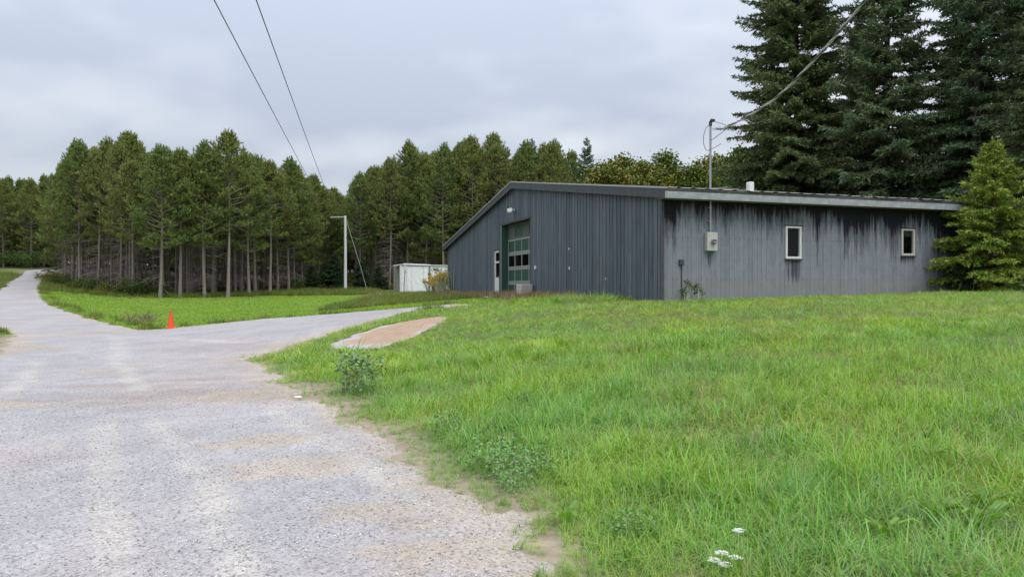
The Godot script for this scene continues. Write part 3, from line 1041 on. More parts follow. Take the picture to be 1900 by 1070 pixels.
# ---------------------------------------------------------------- the barn
func build_barn() -> void:
	var barn := thing("barn", "long low slate grey barn with green overhead door and stained side wall", "barn", Vector3(4.4, 1.15, -22.3), 0.32368)
	# gable wall with its boards
	var D0 := 11.27
	var D1 := 15.3
	var W0 := 15.68
	var W1 := 16.62
	var core := MB.new()
	for q in [[0.0, D0, -0.4, -1.0], [D0, D1, 3.48, -1.0], [D1, W0, -0.4, -1.0], [W0, W1, 2.33, -1.0], [W1, GABLE_W, -0.4, -1.0]]:
		var cuts := [q[0]]
		if q[0] < RIDGE_T and q[1] > RIDGE_T: cuts.append(RIDGE_T)
		cuts.append(q[1])
		for i in cuts.size() - 1:
			var bm := gable_board(cuts[i], cuts[i + 1], q[2], q[3], 0.02, 0.14, 0.0)
			var ar := bm.surface_get_arrays(0)
			core.v.append_array(ar[Mesh.ARRAY_VERTEX])
			core.n.append_array(ar[Mesh.ARRAY_NORMAL])
			core.c.append_array(ar[Mesh.ARRAY_COLOR])
	var gw := part("gable_wall", core.mesh(), M.core, barn)
	var r := RandomNumberGenerator.new()
	r.seed = 81
	var bw := GABLE_W / 98.0
	for i in 98:
		var t0 := i * bw
		var t1 := t0 + bw - 0.036
		var x0 := -0.028 + r.randf_range(-0.004, 0.004)
		var pieces := []
		# cut the board where the two doors stand
		var segs := [[t0, t1]]
		for o in [[D0 - 0.04, D1 + 0.04, 3.5], [W0 - 0.04, W1 + 0.04, 2.36]]:
			var next := []
			for sg in segs:
				var a := maxf(sg[0], o[0])
				var e := minf(sg[1], o[1])
				if a >= e:
					next.append(sg)
					continue
				if sg[0] < a - 0.02: next.append([sg[0], a])
				if sg[1] > e + 0.02: next.append([e, sg[1]])
				pieces.append([a, e, o[2]])
			segs = next
		for sg in segs: pieces.append([sg[0], sg[1], -0.35])
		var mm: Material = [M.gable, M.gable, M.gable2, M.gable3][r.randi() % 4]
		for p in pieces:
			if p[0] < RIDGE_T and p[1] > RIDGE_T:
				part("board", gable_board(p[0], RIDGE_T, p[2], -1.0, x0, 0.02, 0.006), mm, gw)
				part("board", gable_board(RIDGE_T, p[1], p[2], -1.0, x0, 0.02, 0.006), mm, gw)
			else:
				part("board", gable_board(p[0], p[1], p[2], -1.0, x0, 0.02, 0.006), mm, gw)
	# long wall: boards around two windows
	var holes := [[4.29, 4.88, 1.37, 2.39], [8.86, 9.42, 1.53, 2.42]]
	var lc := MB.new()
	for q in [[0.02, 4.29, -0.4, 3.12], [4.29, 4.88, -0.4, 1.37], [4.29, 4.88, 2.39, 3.12], [4.88, 8.86, -0.4, 3.12], [8.86, 9.42, -0.4, 1.53], [8.86, 9.42, 2.42, 3.12], [9.42, BARN_L, -0.4, 3.12]]:
		lc.box(Transform3D(Basis.IDENTITY, Vector3((q[0] + q[1]) * 0.5, (q[2] + q[3]) * 0.5, -0.08)), Vector3(q[1] - q[0], q[3] - q[2], 0.12))
	var lw := part("long_wall", lc.mesh(), M.core, barn)
	var lb := BARN_L / 70.0
	for i in 70:
		var s0 := i * lb
		var s1 := s0 + lb - 0.004
		var z0 := 0.006 + r.randf_range(-0.003, 0.003)
		var todo := [[s0, s1, -0.35, 3.14]]
		for h in holes:
			var a := maxf(s0, h[0])
			var e := minf(s1, h[1])
			if a < e:
				todo = [[a, e, -0.35, h[2]], [a, e, h[3], 3.14]]
				if s0 < a - 0.01: todo.append([s0, a, -0.35, 3.14])
				if s1 > e + 0.01: todo.append([e, s1, -0.35, 3.14])
		for q in todo:
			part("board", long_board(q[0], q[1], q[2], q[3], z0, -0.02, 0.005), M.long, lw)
	# the two walls away from the road, floor, ceiling closed by the roof
	var bk := MB.new()
	bk.box(Transform3D(Basis.IDENTITY, Vector3(BARN_L * 0.5, 1.3, -GABLE_W + 0.07)), Vector3(BARN_L, 3.3, 0.12))
	part("rear_wall", bk.mesh(), M.core, barn)
	var fw := MB.new()
	for q in [[0.15, RIDGE_T], [RIDGE_T, GABLE_W - 0.14]]:
		var ar := gable_board(q[0], q[1], -0.4, -1.0, BARN_L - 0.13, BARN_L, 0.0).surface_get_arrays(0)
		fw.v.append_array(ar[Mesh.ARRAY_VERTEX])
		fw.n.append_array(ar[Mesh.ARRAY_NORMAL])
		fw.c.append_array(ar[Mesh.ARRAY_COLOR])
	part("far_gable_wall", fw.mesh(), M.core, barn)
	part("floor_slab", boxm(Vector3(BARN_L - 0.3, 0.1, GABLE_W - 0.3), 0.0, Vector3(BARN_L * 0.5, 0.12, -GABLE_W * 0.5)), M.floor, barn)
	part("corner_trim", boxm(Vector3(0.10, 3.35, 0.10), 0.008, Vector3(-0.012, 1.33, -0.004)), M.trim, barn)
	# roof: two slopes of metal sheets on a deck
	var x0 := -0.23
	var x1 := BARN_L + 0.45
	for side in 2:
		var ta := -0.5 if side == 0 else RIDGE_T
		var tb := RIDGE_T if side == 0 else 26.8
		var ya := roof_y(ta) if side == 0 else 5.31
		var yb := 5.31 if side == 0 else 3.06
		var deck := MB.new()
		var lo := 0.10
		var hi := 0.02
		var P := func(x: float, e: int, dn: float) -> Vector3: return Vector3(x, (ya if e == 0 else yb) - dn, -(ta if e == 0 else tb))
		var xa := x0 + 0.03
		var xb := x1 - 0.03
		deck.quad(P.call(xa, 0, hi), P.call(xa, 1, hi), P.call(xb, 1, hi), P.call(xb, 0, hi))
		deck.quad(P.call(xa, 0, lo), P.call(xb, 0, lo), P.call(xb, 1, lo), P.call(xa, 1, lo))
		for e in 2:
			var q := [P.call(xa, e, lo), P.call(xa, e, hi), P.call(xb, e, hi), P.call(xb, e, lo)]
			deck.quad(q[0], q[1], q[2], q[3])
		deck.quad(P.call(xa, 0, lo), P.call(xa, 1, lo), P.call(xa, 1, hi), P.call(xa, 0, hi))
		deck.quad(P.call(xb, 0, lo), P.call(xb, 1, lo), P.call(xb, 1, hi), P.call(xb, 0, hi))
		var dk := part("roof_slope", deck.mesh(), M.soffit, barn)
		var ns := 13
		var slope := Vector3(0, yb - ya, -(tb - ta))
		for i in ns:
			var sw := (x1 - x0) / ns
			var b := MB.new()
			var over := r.randf_range(0.0, 0.05)
			var o: Vector3 = P.call(x0 + sw * i, 0, -0.004 - r.randf() * 0.012) - (slope.normalized() * over if side == 0 else Vector3.ZERO)
			var run := slope + slope.normalized() * (over if side == 0 else r.randf_range(0.0, 0.05))
			var prof := []
			for k in 9:   # ribbed sheet
				prof.append(Vector3(sw * k / 8.0, 0.018 if k % 4 == 0 else 0.0, 0))
			for k in 8:
				b.quad(o + prof[k], o + prof[k] + run, o + prof[k + 1] + run, o + prof[k + 1])
				b.quad(o + prof[k] - Vector3(0, 0.004, 0), o + prof[k + 1] - Vector3(0, 0.004, 0), o + prof[k + 1] + run - Vector3(0, 0.004, 0), o + prof[k] + run - Vector3(0, 0.004, 0))
				b.quad(o + prof[k] - Vector3(0, 0.004, 0), o + prof[k], o + prof[k + 1], o + prof[k + 1] - Vector3(0, 0.004, 0))
			part("roof_sheet", b.mesh(), M.roof, dk)
		# rake boards and their pale metal caps, at both gables
		for g in 2:
			var xo := x0 if g == 0 else x1 - 0.03
			var rk := MB.new()
			var dn := 0.30
			var A: Vector3 = P.call(xo, 0, 0.0)
			var B: Vector3 = P.call(xo, 1, 0.0)
			var dv := Vector3(0, -dn, 0)
			var tx := Vector3(0.03, 0, 0)
			rk.quad(A + dv, B + dv, B, A)
			rk.quad(A + dv + tx, A + tx, B + tx, B + dv + tx)
			rk.quad(A + dv, A + dv + tx, B + dv + tx, B + dv)
			rk.quad(A, B, B + tx, A + tx)
			rk.quad(A + dv, A, A + tx, A + dv + tx)
			rk.quad(B + dv, B + dv + tx, B + tx, B)
			part("rake_board", rk.mesh(), M.trim, barn)
			var cp := MB.new()
			var up := Vector3(0, 0.028, 0)
			var ow := Vector3(-0.02 if g == 0 else 0.05, 0, 0)
			var iw := Vector3(0.10 if g == 0 else -0.06, 0, 0)
			cp.quad(A + ow + up, B + ow + up, B + iw + up, A + iw + up)
			cp.quad(A + ow - up, B + ow - up, B + ow + up, A + ow + up)
			cp.quad(A + ow - up, A + ow + up, A + iw + up, A + iw - up)
			part("rake_cap", cp.mesh(), M.roof_edge, barn)
	# eave: pale fascia over the long wall, dark soffit
	part("fascia", boxm(Vector3(x1 - x0 - 0.02, 0.27, 0.03), 0.004, Vector3((x0 + x1) * 0.5 - 0.01, 3.17, 0.485)), M.fascia, barn)
	part("soffit", boxm(Vector3(x1 - x0 - 0.1, 0.02, 0.46), 0.0, Vector3((x0 + x1) * 0.5, 3.06, 0.235)), M.soffit, barn)
	part("rear_fascia", boxm(Vector3(x1 - x0 - 0.02, 0.27, 0.03), 0.0, Vector3((x0 + x1) * 0.5 - 0.01, 2.90, -26.785)), M.trim, barn)
	# overhead door in a deep frame
	var frame := MB.new()
	frame.box(Transform3D(Basis.IDENTITY, Vector3(0.13, 1.72, -D0 + 0.012)), Vector3(0.34, 3.56, 0.05), Color.WHITE, 0.006)
	frame.box(Transform3D(Basis.IDENTITY, Vector3(0.13, 3.505, -(D0 + D1) * 0.5)), Vector3(0.34, 0.05, D1 - D0 + 0.05), Color.WHITE, 0.006)
	part("door_frame", frame.mesh(), M.weathered, barn)
	part("door_jamb", boxm(Vector3(0.34, 3.46, 0.05), 0.006, Vector3(0.13, 1.73, -D1 - 0.012)), M.green, barn)
	part("jamb_board", boxm(Vector3(0.03, 3.5, 0.10), 0.006, Vector3(-0.035, 1.72, -D1 - 0.06)), M.old_wood, barn)
	part("head_board", boxm(Vector3(0.03, 0.07, D1 - D0 + 0.1), 0.006, Vector3(-0.036, 3.545, -(D0 + D1) * 0.5)), M.trim, barn)
	var od := Node3D.new()
	od.name = "overhead_door"
	barn.add_child(od)
	var sh := 0.69
	for i in 5:
		var y0 := 0.02 + i * sh
		var sec := MB.new()
		var zc := -(D0 + D1) * 0.5
		var dw := D1 - D0 - 0.03
		for e in [0.045, sh - 0.05]:
			sec.box(Transform3D(Basis.IDENTITY, Vector3(0.30, y0 + e, zc)), Vector3(0.05, 0.09, dw), Color.WHITE, 0.005)
		for k in 5:
			sec.box(Transform3D(Basis.IDENTITY, Vector3(0.302, y0 + sh * 0.5, zc - dw * 0.5 + 0.04 + (dw - 0.08) * k / 4.0)), Vector3(0.045, sh - 0.18, 0.08), Color.WHITE, 0.005)
		part("door_rail", sec.mesh(), M.rail if i != 4 else M.weathered, od)
		for k in 4:
			var pz := zc - dw * 0.5 + 0.04 + (dw - 0.08) * (k + 0.5) / 4.0
			var pw := (dw - 0.08) / 4.0 - 0.07
			if i == 2:
				part("window_pane", boxm(Vector3(0.006, sh - 0.17, pw), 0.0, Vector3(0.305, y0 + sh * 0.5, pz)), M.glass, od)
			else:
				part("door_panel", boxm(Vector3(0.014, sh - 0.17, pw), 0.004, Vector3(0.309, y0 + sh * 0.5, pz)), M.green if i != 4 or k == 1 else M.weathered, od)
	# side door, white with two panes
	var md := Node3D.new()
	md.name = "side_door"
	barn.add_child(md)
	var zc2 := -(W0 + W1) * 0.5
	var leaf := MB.new()
	for q in [[0.03, 0.0, 0.95, 0.86], [0.03, 2.17, 0.10, 0.86], [0.03, 1.66, 0.09, 0.86]]:
		leaf.box(Transform3D(Basis.IDENTITY, Vector3(q[0], q[1] + q[2] * 0.5 + 0.04, zc2)), Vector3(0.045, q[2], q[3]), Color.WHITE, 0.004)
	for e in [-1.0, 1.0]:
		leaf.box(Transform3D(Basis.IDENTITY, Vector3(0.03, 1.63, zc2 + e * 0.365)), Vector3(0.044, 1.25, 0.13), Color.WHITE, 0.004)
	part("door_leaf", leaf.mesh(), M.white, md)
	part("door_pane", boxm(Vector3(0.006, 0.62, 0.62), 0.0, Vector3(0.035, 1.35, zc2)), M.glass, md)
	part("door_pane", boxm(Vector3(0.006, 0.42, 0.62), 0.0, Vector3(0.035, 2.0, zc2)), M.glass, md)
	part("door_knob", boxm(Vector3(0.06, 0.05, 0.05), 0.018, Vector3(-0.02, 1.02, zc2 + 0.34)), M.metal, md)
	for e in [W0 + 0.02, W1 - 0.02]:
		part("side_door_jamb", boxm(Vector3(0.17, 2.36, 0.04), 0.004, Vector3(0.05, 1.15, -e)), M.trim if e < 16.0 else M.old_wood, barn)
	part("side_door_head", boxm(Vector3(0.17, 0.04, W1 - W0 + 0.06), 0.004, Vector3(0.049, 2.35, zc2)), M.trim, barn)
	# windows in the long wall
	for h in holes:
		var wn := MB.new()
		var cx: float = (h[0] + h[1]) * 0.5
		var cy: float = (h[2] + h[3]) * 0.5
		var ww: float = h[1] - h[0]
		var hh: float = h[3] - h[2]
		for e in [-1.0, 1.0]:
			wn.box(Transform3D(Basis.IDENTITY, Vector3(cx + e * (ww * 0.5 - 0.035), cy, 0.0)), Vector3(0.07, hh, 0.10), Color.WHITE, 0.008)
			wn.box(Transform3D(Basis.IDENTITY, Vector3(cx, cy + e * (hh * 0.5 - 0.035), 0.001)), Vector3(ww - 0.142, 0.07, 0.098), Color.WHITE, 0.008)
		var wi := part("window", wn.mesh(), M.white if h[0] < 6.0 else M.cream, barn)
		part("pane", boxm(Vector3(ww - 0.13, hh - 0.13, 0.006), 0.0, Vector3(cx, cy, -0.01)), M.glass, wi)
		part("sill", boxm(Vector3(ww + 0.03, 0.035, 0.13), 0.006, Vector3(cx, h[2] - 0.02, 0.02)), M.trim, wi)
		part("drip_cap", boxm(Vector3(ww + 0.05, 0.025, 0.12), 0.004, Vector3(cx, h[3] + 0.015, 0.015)), M.dark, wi)
	# meter box with conduit mast through the eave
	var mb := part("meter_box", boxm(Vector3(0.36, 0.55, 0.16), 0.012, Vector3(1.58, 1.84, 0.095)), M.meter, barn)
	var dial := MB.new()
	dial.tube([Vector3(1.60, 1.84, 0.17), Vector3(1.60, 1.84, 0.26), Vector3(1.60, 1.84, 0.29)], [0.085, 0.08, 0.05], 14)
	part("meter_dial", dial.mesh(), M.metal, mb)
	part("meter_face", boxm(Vector3(0.09, 0.03, 0.01), 0.0, Vector3(1.60, 1.865, 0.288)), M.dark, mb)
	var mast := MB.new()
	mast.tube([Vector3(1.56, 2.10, 0.09), Vector3(1.56, 5.30, 0.09)], [0.033, 0.033], 10)
	for y in [2.45, 2.85]:
		mast.box(Transform3D(Basis.IDENTITY, Vector3(1.56, y, 0.05)), Vector3(0.13, 0.03, 0.09))
	var ms := part("conduit_mast", mast.mesh(), M.metal, barn)
	var hd := MB.new()
	hd.tube([Vector3(1.56, 5.28, 0.09), Vector3(1.56, 5.38, 0.09), Vector3(1.58, 5.44, 0.13), Vector3(1.60, 5.42, 0.22)], [0.045, 0.05, 0.055, 0.045], 10)
	part("weather_head", hd.mesh(), M.dark, ms)
	for q in [[Vector3(1.60, 5.40, 0.2), Vector3(1.72, 5.15, 0.7), Vector3(1.66, 4.95, 0.3), Vector3(1.56, 4.85, 0.12)], [Vector3(1.58, 5.40, 0.2), Vector3(1.35, 5.15, 0.15), Vector3(1.30, 4.8, 0.12), Vector3(1.42, 4.55, 0.1), Vector3(1.6, 4.6, 0.12), Vector3(1.85, 4.75, 0.2)]]:
		var lp := MB.new()
		var pts := smooth(q, 5)
		var rs := []
		for i in pts.size(): rs.append(0.009)
		lp.tube(pts, rs, 5)
		part("drip_loop", lp.mesh(), M.wire, ms)
	# junction box low on the wall with a cable down
	var jb := part("junction_box", boxm(Vector3(0.15, 0.16, 0.08), 0.01, Vector3(0.60, 1.22, 0.05)), M.trim, barn)
	var jc := MB.new()
	jc.tube([Vector3(0.61, 1.15, 0.03), Vector3(0.62, 0.6, 0.03), Vector3(0.65, -0.1, 0.03)], [0.012, 0.012, 0.012], 6)
	part("junction_cable", jc.mesh(), M.dark, jb)
	# yard light over the door, outlet, paint chips
	var fl := Node3D.new()
	fl.name = "flood_light"
	barn.add_child(fl)
	part("light_base", boxm(Vector3(0.08, 0.16, 0.16), 0.02, Vector3(-0.06, 4.0, -13.3)), M.metal, fl)
	for e in [-1.0, 1.0]:
		var lm := MB.new()
		var a := Vector3(-0.10, 3.98, -13.3 + e * 0.05)
		var dir := Vector3(-0.75, 0.1, e * 0.5).normalized()
		lm.tube([a, a + dir * 0.08, a + dir * 0.2, a + dir * 0.27], [0.03, 0.05, 0.10, 0.105], 12)
		part("lamp_head", lm.mesh(), M.white, fl)
	part("outlet_cover", boxm(Vector3(0.07, 0.15, 0.13), 0.02, Vector3(-0.06, 1.33, -10.55)), M.white, barn)
	for q in [[6.95, 1.95, 0.07, 0.08], [6.92, 1.22, 0.12, 0.10], [3.75, 0.78, 0.05, 0.07]]:
		part("paint_chip", boxm(Vector3(0.004, q[3], q[2]), 0.0, Vector3(-0.036, q[1], -q[0])), M.white, barn)
	# stub of a vent and a weathered scrap on the roof
	part("vent_pipe", boxm(Vector3(0.20, 0.38, 0.2), 0.02, Vector3(4.9, roof_y(2.6) + 0.15, -2.6)), M.white, barn)
	for q in [[4.2, 2.8, 0.3], [3.9, 3.3, -0.2]]:
		part("roof_scrap", boxm(Vector3(0.9, 0.03, 0.1), 0.0, Vector3(q[0], roof_y(q[1]) + 0.07, -q[1]), Basis(Vector3.UP, q[2]) * Basis(Vector3.BACK, 0.08)), M.old_wood, barn)

func smooth(q: Array, sub: int) -> Array:
	var r := []
	for i in q.size() - 1:
		var p0: Vector3 = q[maxi(i - 1, 0)]
		var p3: Vector3 = q[mini(i + 2, q.size() - 1)]
		for k in sub:
			r.append(q[i].cubic_interpolate(q[i + 1], p0, p3, float(k) / sub))
	r.append(q[-1])
	return r

# ---------------------------------------------------------------- pine plantation and other trees behind
const FRONT_PINES := [[-40.4, 71.6], [-36.6, 67.4], [-36.7, 69.9], [-33.3, 64.9], [-30.8, 62.0], [-27.5, 59.6], [-29.0, 63.5], [-26.6, 61.1], [-27.8, 65.4], [-24.9, 61.8], [-26.0, 66.2], [-23.2, 62.3], [-24.9, 68.7], [-22.7, 65.9], [-23.6, 70.1], [-22.0, 69.3], [-22.6, 73.7], [-21.9, 74.9], [-22.1, 77.5], [-22.1, 80.4], [-43.5, 75.5], [-46.5, 79.5], [-50.0, 85.0], [-53.5, 91.0]]
const FRONT_PINES_B := [[-16.4, 82.3], [-15.1, 84.2], [-12.9, 80.3], [-11.2, 81.7], [-9.2, 81.4], [-7.0, 79.0], [-4.2, 78.6], [-1.5, 78.0], [1.4, 79.5], [4.2, 81.0], [-18.2, 88.5], [-19.0, 94.0]]

func pine(kinds: Array, k: int, x: float, d: float, size: float, turn: float, label: String, group: String, lean := 0.0, tall := 1.0) -> void:
	label = ["high crowned ", "straight ", "long crowned ", "low limbed ", "twiggy ", "bushy "][k] + label
	var o := plant(kinds[k], "pine_tree", label, "tree", at(x, d, -0.05), turn, size, group, "needles", "pine_bark", ["trunk", "limbs", "crown"], tall)
	if lean != 0.0:
		o.rotation.z = lean

func fill_grove(poly: PackedVector2Array, taken: Array, gap: float, r: RandomNumberGenerator, depth: float) -> Array:
	var got := []
	var box := Rect2(poly[0], Vector2.ZERO)
	for p in poly: box = box.expand(p)
	var d := box.position.y
	while d < minf(box.end.y, depth):
		var x := box.position.x
		while x < box.end.x:
			var p := Vector2(x + r.randf_range(-0.9, 0.9), d + r.randf_range(-0.9, 0.9))
			x += gap
			if not Geometry2D.is_point_in_polygon(p, poly): continue
			if gravel_sd(p.x, p.y) > -2.0: continue
			var clear := true
			for q in taken:
				if Vector2(q[0], q[1]).distance_to(p) < gap * 0.6: clear = false
			if clear: got.append(p)
		d += gap
	return got

func build_woods() -> void:
	var r := RandomNumberGenerator.new()
	r.seed = 91
	var g1 := Color(0.19, 0.25, 0.075)
	var g2 := Color(0.225, 0.265, 0.074)
	var kinds := [
		make_pine(1, 14.0, 0.52, 2.3, 7, g1), make_pine(2, 14.4, 0.46, 2.5, 8, g2), make_pine(3, 14.0, 0.34, 2.7, 18, g1),
		make_pine(4, 13.6, 0.24, 2.9, 20, g2), make_pine(5, 13.2, 0.40, 2.4, 110, Color(0.215, 0.24, 0.075)), make_pine(6, 13.0, 0.06, 3.0, 10, g1)]
	for i in FRONT_PINES.size():
		var q = FRONT_PINES[i]
		var k: int = [4, 2, 0, 1][i % 4]
		var size := 0.98 + r.randf_range(-0.05, 0.06)
		var lab := "pine with bare stem on the lawn edge of the roadside grove"
		if i >= 20 or i == 0:
			k = [3, 5, 4][i % 3]
			size = 0.86 + 0.03 * (i % 3)
			lab = "pine on the road edge of the grove"
		elif i < 4:
			k = 4 if i != 2 else 3
			size = 0.9
			lab = "pine bristling with dead grey limbs at the road corner of the grove"
		elif i >= 17:
			k = [2, 3, 3][i - 17]
			lab = "pine with full green side facing the gap beside the white pole"
		pine(kinds, k, q[0], q[1], size, r.randf() * TAU, lab, "pines on the edge of the grove beside the road", 0.03 if i < 4 and i > 0 else r.randf_range(-0.012, 0.012), (1.04 if i < 4 or i >= 20 else 0.87) * r.randf_range(0.95, 1.05))
	for p in fill_grove(groveA, FRONT_PINES, 2.75, r, 100.0):
		var sd := poly_sd(p, groveA)
		var k: int = [0, 1, 0, 1][r.randi() % 4] if sd > 2.5 else [2, 1, 4][r.randi() % 3]
		pine(kinds, k, p.x, p.y, (0.95 if p.x > -40.0 else 0.9) * r.randf_range(0.94, 1.07), r.randf() * TAU, "pine standing inside the dense grove beside the road", "pines inside the grove beside the road", 0.0, lerpf(1.04, 0.88, smoothstep(-40.0, -31.0, p.x)) * r.randf_range(0.93, 1.06))
	for i in FRONT_PINES_B.size():
		var q = FRONT_PINES_B[i]
		pine(kinds, [2, 1, 4, 2, 3][i % 5], q[0], q[1], (1.03 if q[0] > -14.5 else 0.86) * r.randf_range(0.95, 1.06), r.randf() * TAU, "tall pine on the near edge of the wood behind the white shed", "pines on the edge of the wood behind the shed", r.randf_range(-0.015, 0.015))
	for p in fill_grove(groveB, FRONT_PINES_B, 3.0, r, 104.0):
		pine(kinds, [0, 1, 2, 4][r.randi() % 4], p.x, p.y, (1.06 if p.x > -13.0 else 0.9) * r.randf_range(0.9, 1.08), r.randf() * TAU, "pine inside the wood behind the white shed", "pines inside the wood behind the shed")
	# beyond the bend of the road
	for i in 26:
		var row := i / 9
		var x := -97.0 + (i % 9) * 3.7 + r.randf_range(-1.0, 1.0)
		var d := 106.0 + row * 5.0 + r.randf_range(-1.5, 1.5)
		if gravel_sd(x, d) > -2.5: continue
		pine(kinds, [3, 5, 2, 3][i % 4], x, d, r.randf_range(0.74, 0.9), r.randf() * TAU, "pine rising dark beyond the uphill bend of the road", "pines beyond the bend of the road")
	for q in [[-66.0, 92.0, 0.55], [-70.0, 97.0, 0.7], [-75.0, 101.0, 0.8], [-58.0, 134.0, 0.9], [-62.0, 137.0, 0.95], [-67.0, 133.0, 0.95], [-53.0, 136.0, 1.0]]:
		pine(kinds, 5, q[0], q[1], q[2], r.randf() * TAU, "pine with limbs to the ground on the grass bank by the bend", "bushy pines at the road bend")
	# the mass of wood closing the view far behind, too dense to count
	var spots := [[], []]
	var crown_and_stem := []
	for k in [3, 5]:
		var b := MB.new()
		for nm in ["trunk", "crown"]:
			var ar: Array = kinds[k][nm].surface_get_arrays(0)
			b.v.append_array(ar[Mesh.ARRAY_VERTEX])
			b.n.append_array(ar[Mesh.ARRAY_NORMAL])
			if nm == "crown":
				b.c.append_array(ar[Mesh.ARRAY_COLOR])
			else:
				for i in ar[Mesh.ARRAY_VERTEX].size(): b.c.push_back(Color(0.17, 0.14, 0.12))
		crown_and_stem.append(b.mesh())
	for i in 1100:
		var x := r.randf_range(-130.0, 75.0)
		var d := r.randf_range(109.0, 150.0)
		if x > 12.0: d = r.randf_range(100.0, 135.0)
		if gravel_sd(x, d) > -3.0: continue
		if x > -16.0 and x < 24.0 and d < 116.0: continue
		var s := r.randf_range(0.8, 1.0) if x < 5.0 else r.randf_range(0.5, 0.68)
		spots[0 if i % 4 == 0 else 1].append([Transform3D(Basis(Vector3.UP, r.randf() * TAU).scaled(Vector3.ONE * s), at(x, d)), Color(1, 1, 1)])
	scatter("far_pine_wood", "dark mass of far pines closing the view behind the groves", "wood", crown_and_stem, M.needles, spots)
	# yellowing broadleaf trees behind the barn roof
	var y1 := make_leafy(11, 12.5, 3.0, 3.2, 170, 90, 0.3, 0.42, [Color(0.20, 0.21, 0.04), Color(0.16, 0.185, 0.04), Color(0.24, 0.2, 0.04)])
	var y2 := make_leafy(12, 12.5, 3.5, 2.9, 160, 90, 0.3, 0.42, [Color(0.13, 0.18, 0.04), Color(0.18, 0.2, 0.045)])
	for q in [[8.8, 74.0, 1.02, 0], [11.0, 76.0, 1.1, 0], [12.8, 73.0, 1.0, 0], [15.2, 75.0, 1.06, 1], [17.4, 73.0, 0.93, 1], [19.8, 75.0, 1.08, 0], [21.5, 72.0, 1.04, 1], [14.0, 82.0, 1.06, 1], [7.2, 80.0, 0.84, 1]]:
		plant([y1, y2][q[3]], "broadleaf_tree", "yellowing round crowned tree showing above the barn roof" if q[3] == 0 else "fresh green leafy tree showing above the barn roof beside yellowing ones", "tree", at(q[0], q[1]), r.randf() * TAU, q[2], "leafy trees behind the barn", "leaves", "spruce_bark")

# ---------------------------------------------------------------- spruces behind the barn
func build_evergreens() -> void:
	var r := RandomNumberGenerator.new()
	r.seed = 101
	var dk := Color(0.105, 0.15, 0.06)
	var dk2 := Color(0.15, 0.19, 0.07)
	var bl := Color(0.14, 0.21, 0.125)
	var a := make_spruce(201, 24.0, 1.2, 4.7, 0.33, 0.30, dk, dk2, 0.21)
	var b := make_spruce(202, 22.0, 1.5, 4.3, 0.36, 0.18, dk2, bl, 0.23, 0.05)
	var c := make_spruce(203, 20.0, 2.0, 3.9, 0.45, 0.12, dk, bl, 0.22, 0.15)
	var grp := "tall spruces behind the barn"
	for q in [
		[a, 14.5, 39.0, 1.0, "huge dark spruce standing alone at the open end of the row behind the barn"],
		[b, 17.6, 36.0, 0.96, "blue green spruce second in the row behind the barn"],
		[c, 20.4, 33.5, 1.04, "thin gappy spruce in the row behind the barn, sky showing through"],
		[b, 21.6, 30.0, 0.9, "blue green spruce behind the far corner of the barn"],
		[c, 24.2, 35.0, 1.12, "tall sparse spruce behind the blue green ones"],
		[a, 20.6, 27.6, 0.72, "dark drooping spruce behind the bright young fir"],
		[a, 27.5, 31.0, 0.8, "dark spruce deep behind the row"],
		[b, 19.6, 43.0, 0.72, "shorter spruce deep behind the row"],
		[b, 25.0, 43.0, 0.7, "shorter spruce deep behind the row"],
		[b, 15.6, 47.0, 0.5, "small spruce behind the barn roof in shade"],
		[a, 23.5, 39.0, 0.55, "small dark spruce filling the shade behind the row"],
		[a, 17.0, 42.0, 0.5, "small dark spruce filling the shade behind the row"],
		[a, 29.0, 38.0, 0.6, "small dark spruce filling the shade behind the row"],
		[a, 33.0, 34.0, 0.75, "dark spruce deep behind the row"],
		[b, 26.0, 25.5, 0.8, "blue green spruce past the end of the barn"],
		[c, 7.9, 80.5, 0.79, "dark spiky spruce beside yellowing trees behind the barn"],
		[c, 2.2, 84.0, 0.82, "dark spruce at the end of the pine wood behind the barn"],
		[c, 4.6, 84.0, 0.64, "shorter dark spruce at the end of the pine wood behind the barn"],
		[c, 21.0, 66.0, 0.6, "small dark spruce tip behind the mast on the barn roof"]]:
		plant(q[0], "spruce_tree", q[4], "tree", at(q[1], q[2], -0.1), r.randf() * TAU, q[3], grp, "spruce", "spruce_bark")
	var f := make_spruce(204, 5.0, 0.12, 2.6, 0.2, -0.05, Color(0.29, 0.37, 0.06), Color(0.18, 0.26, 0.05), 0.13, 0.12, 1.05)
	plant(f, "young_fir", "bright yellow green young fir at the far corner of the barn", "tree", at(15.75, 25.0, -0.05), 0.4, 1.0, "", "spruce", "spruce_bark")
	var f2 := make_spruce(205, 3.2, 0.1, 1.3, 0.2, 0.06, Color(0.035, 0.065, 0.03), Color(0.05, 0.09, 0.04), 0.14)
	plant(f2, "young_fir", "small dark young fir tucked beside the barn's far corner", "tree", at(14.9, 25.05, -0.05), 1.4, 0.55, "", "spruce", "spruce_bark")
	for q in [[-19.1, 78.0, 0.9], [-18.0, 77.4, 1.15], [-15.6, 79.0, 0.95], [-13.9, 79.5, 0.8], [-9.4, 69.0, 0.85], [-10.6, 76.0, 0.75], [-20.6, 78.5, 0.8]]:
		plant(f2, "young_fir", "small dark fir growing at the wood edge near the white pole", "tree", at(q[0], q[1], -0.05), r.randf() * TAU, q[2], "young firs near the pole", "spruce", "spruce_bark")

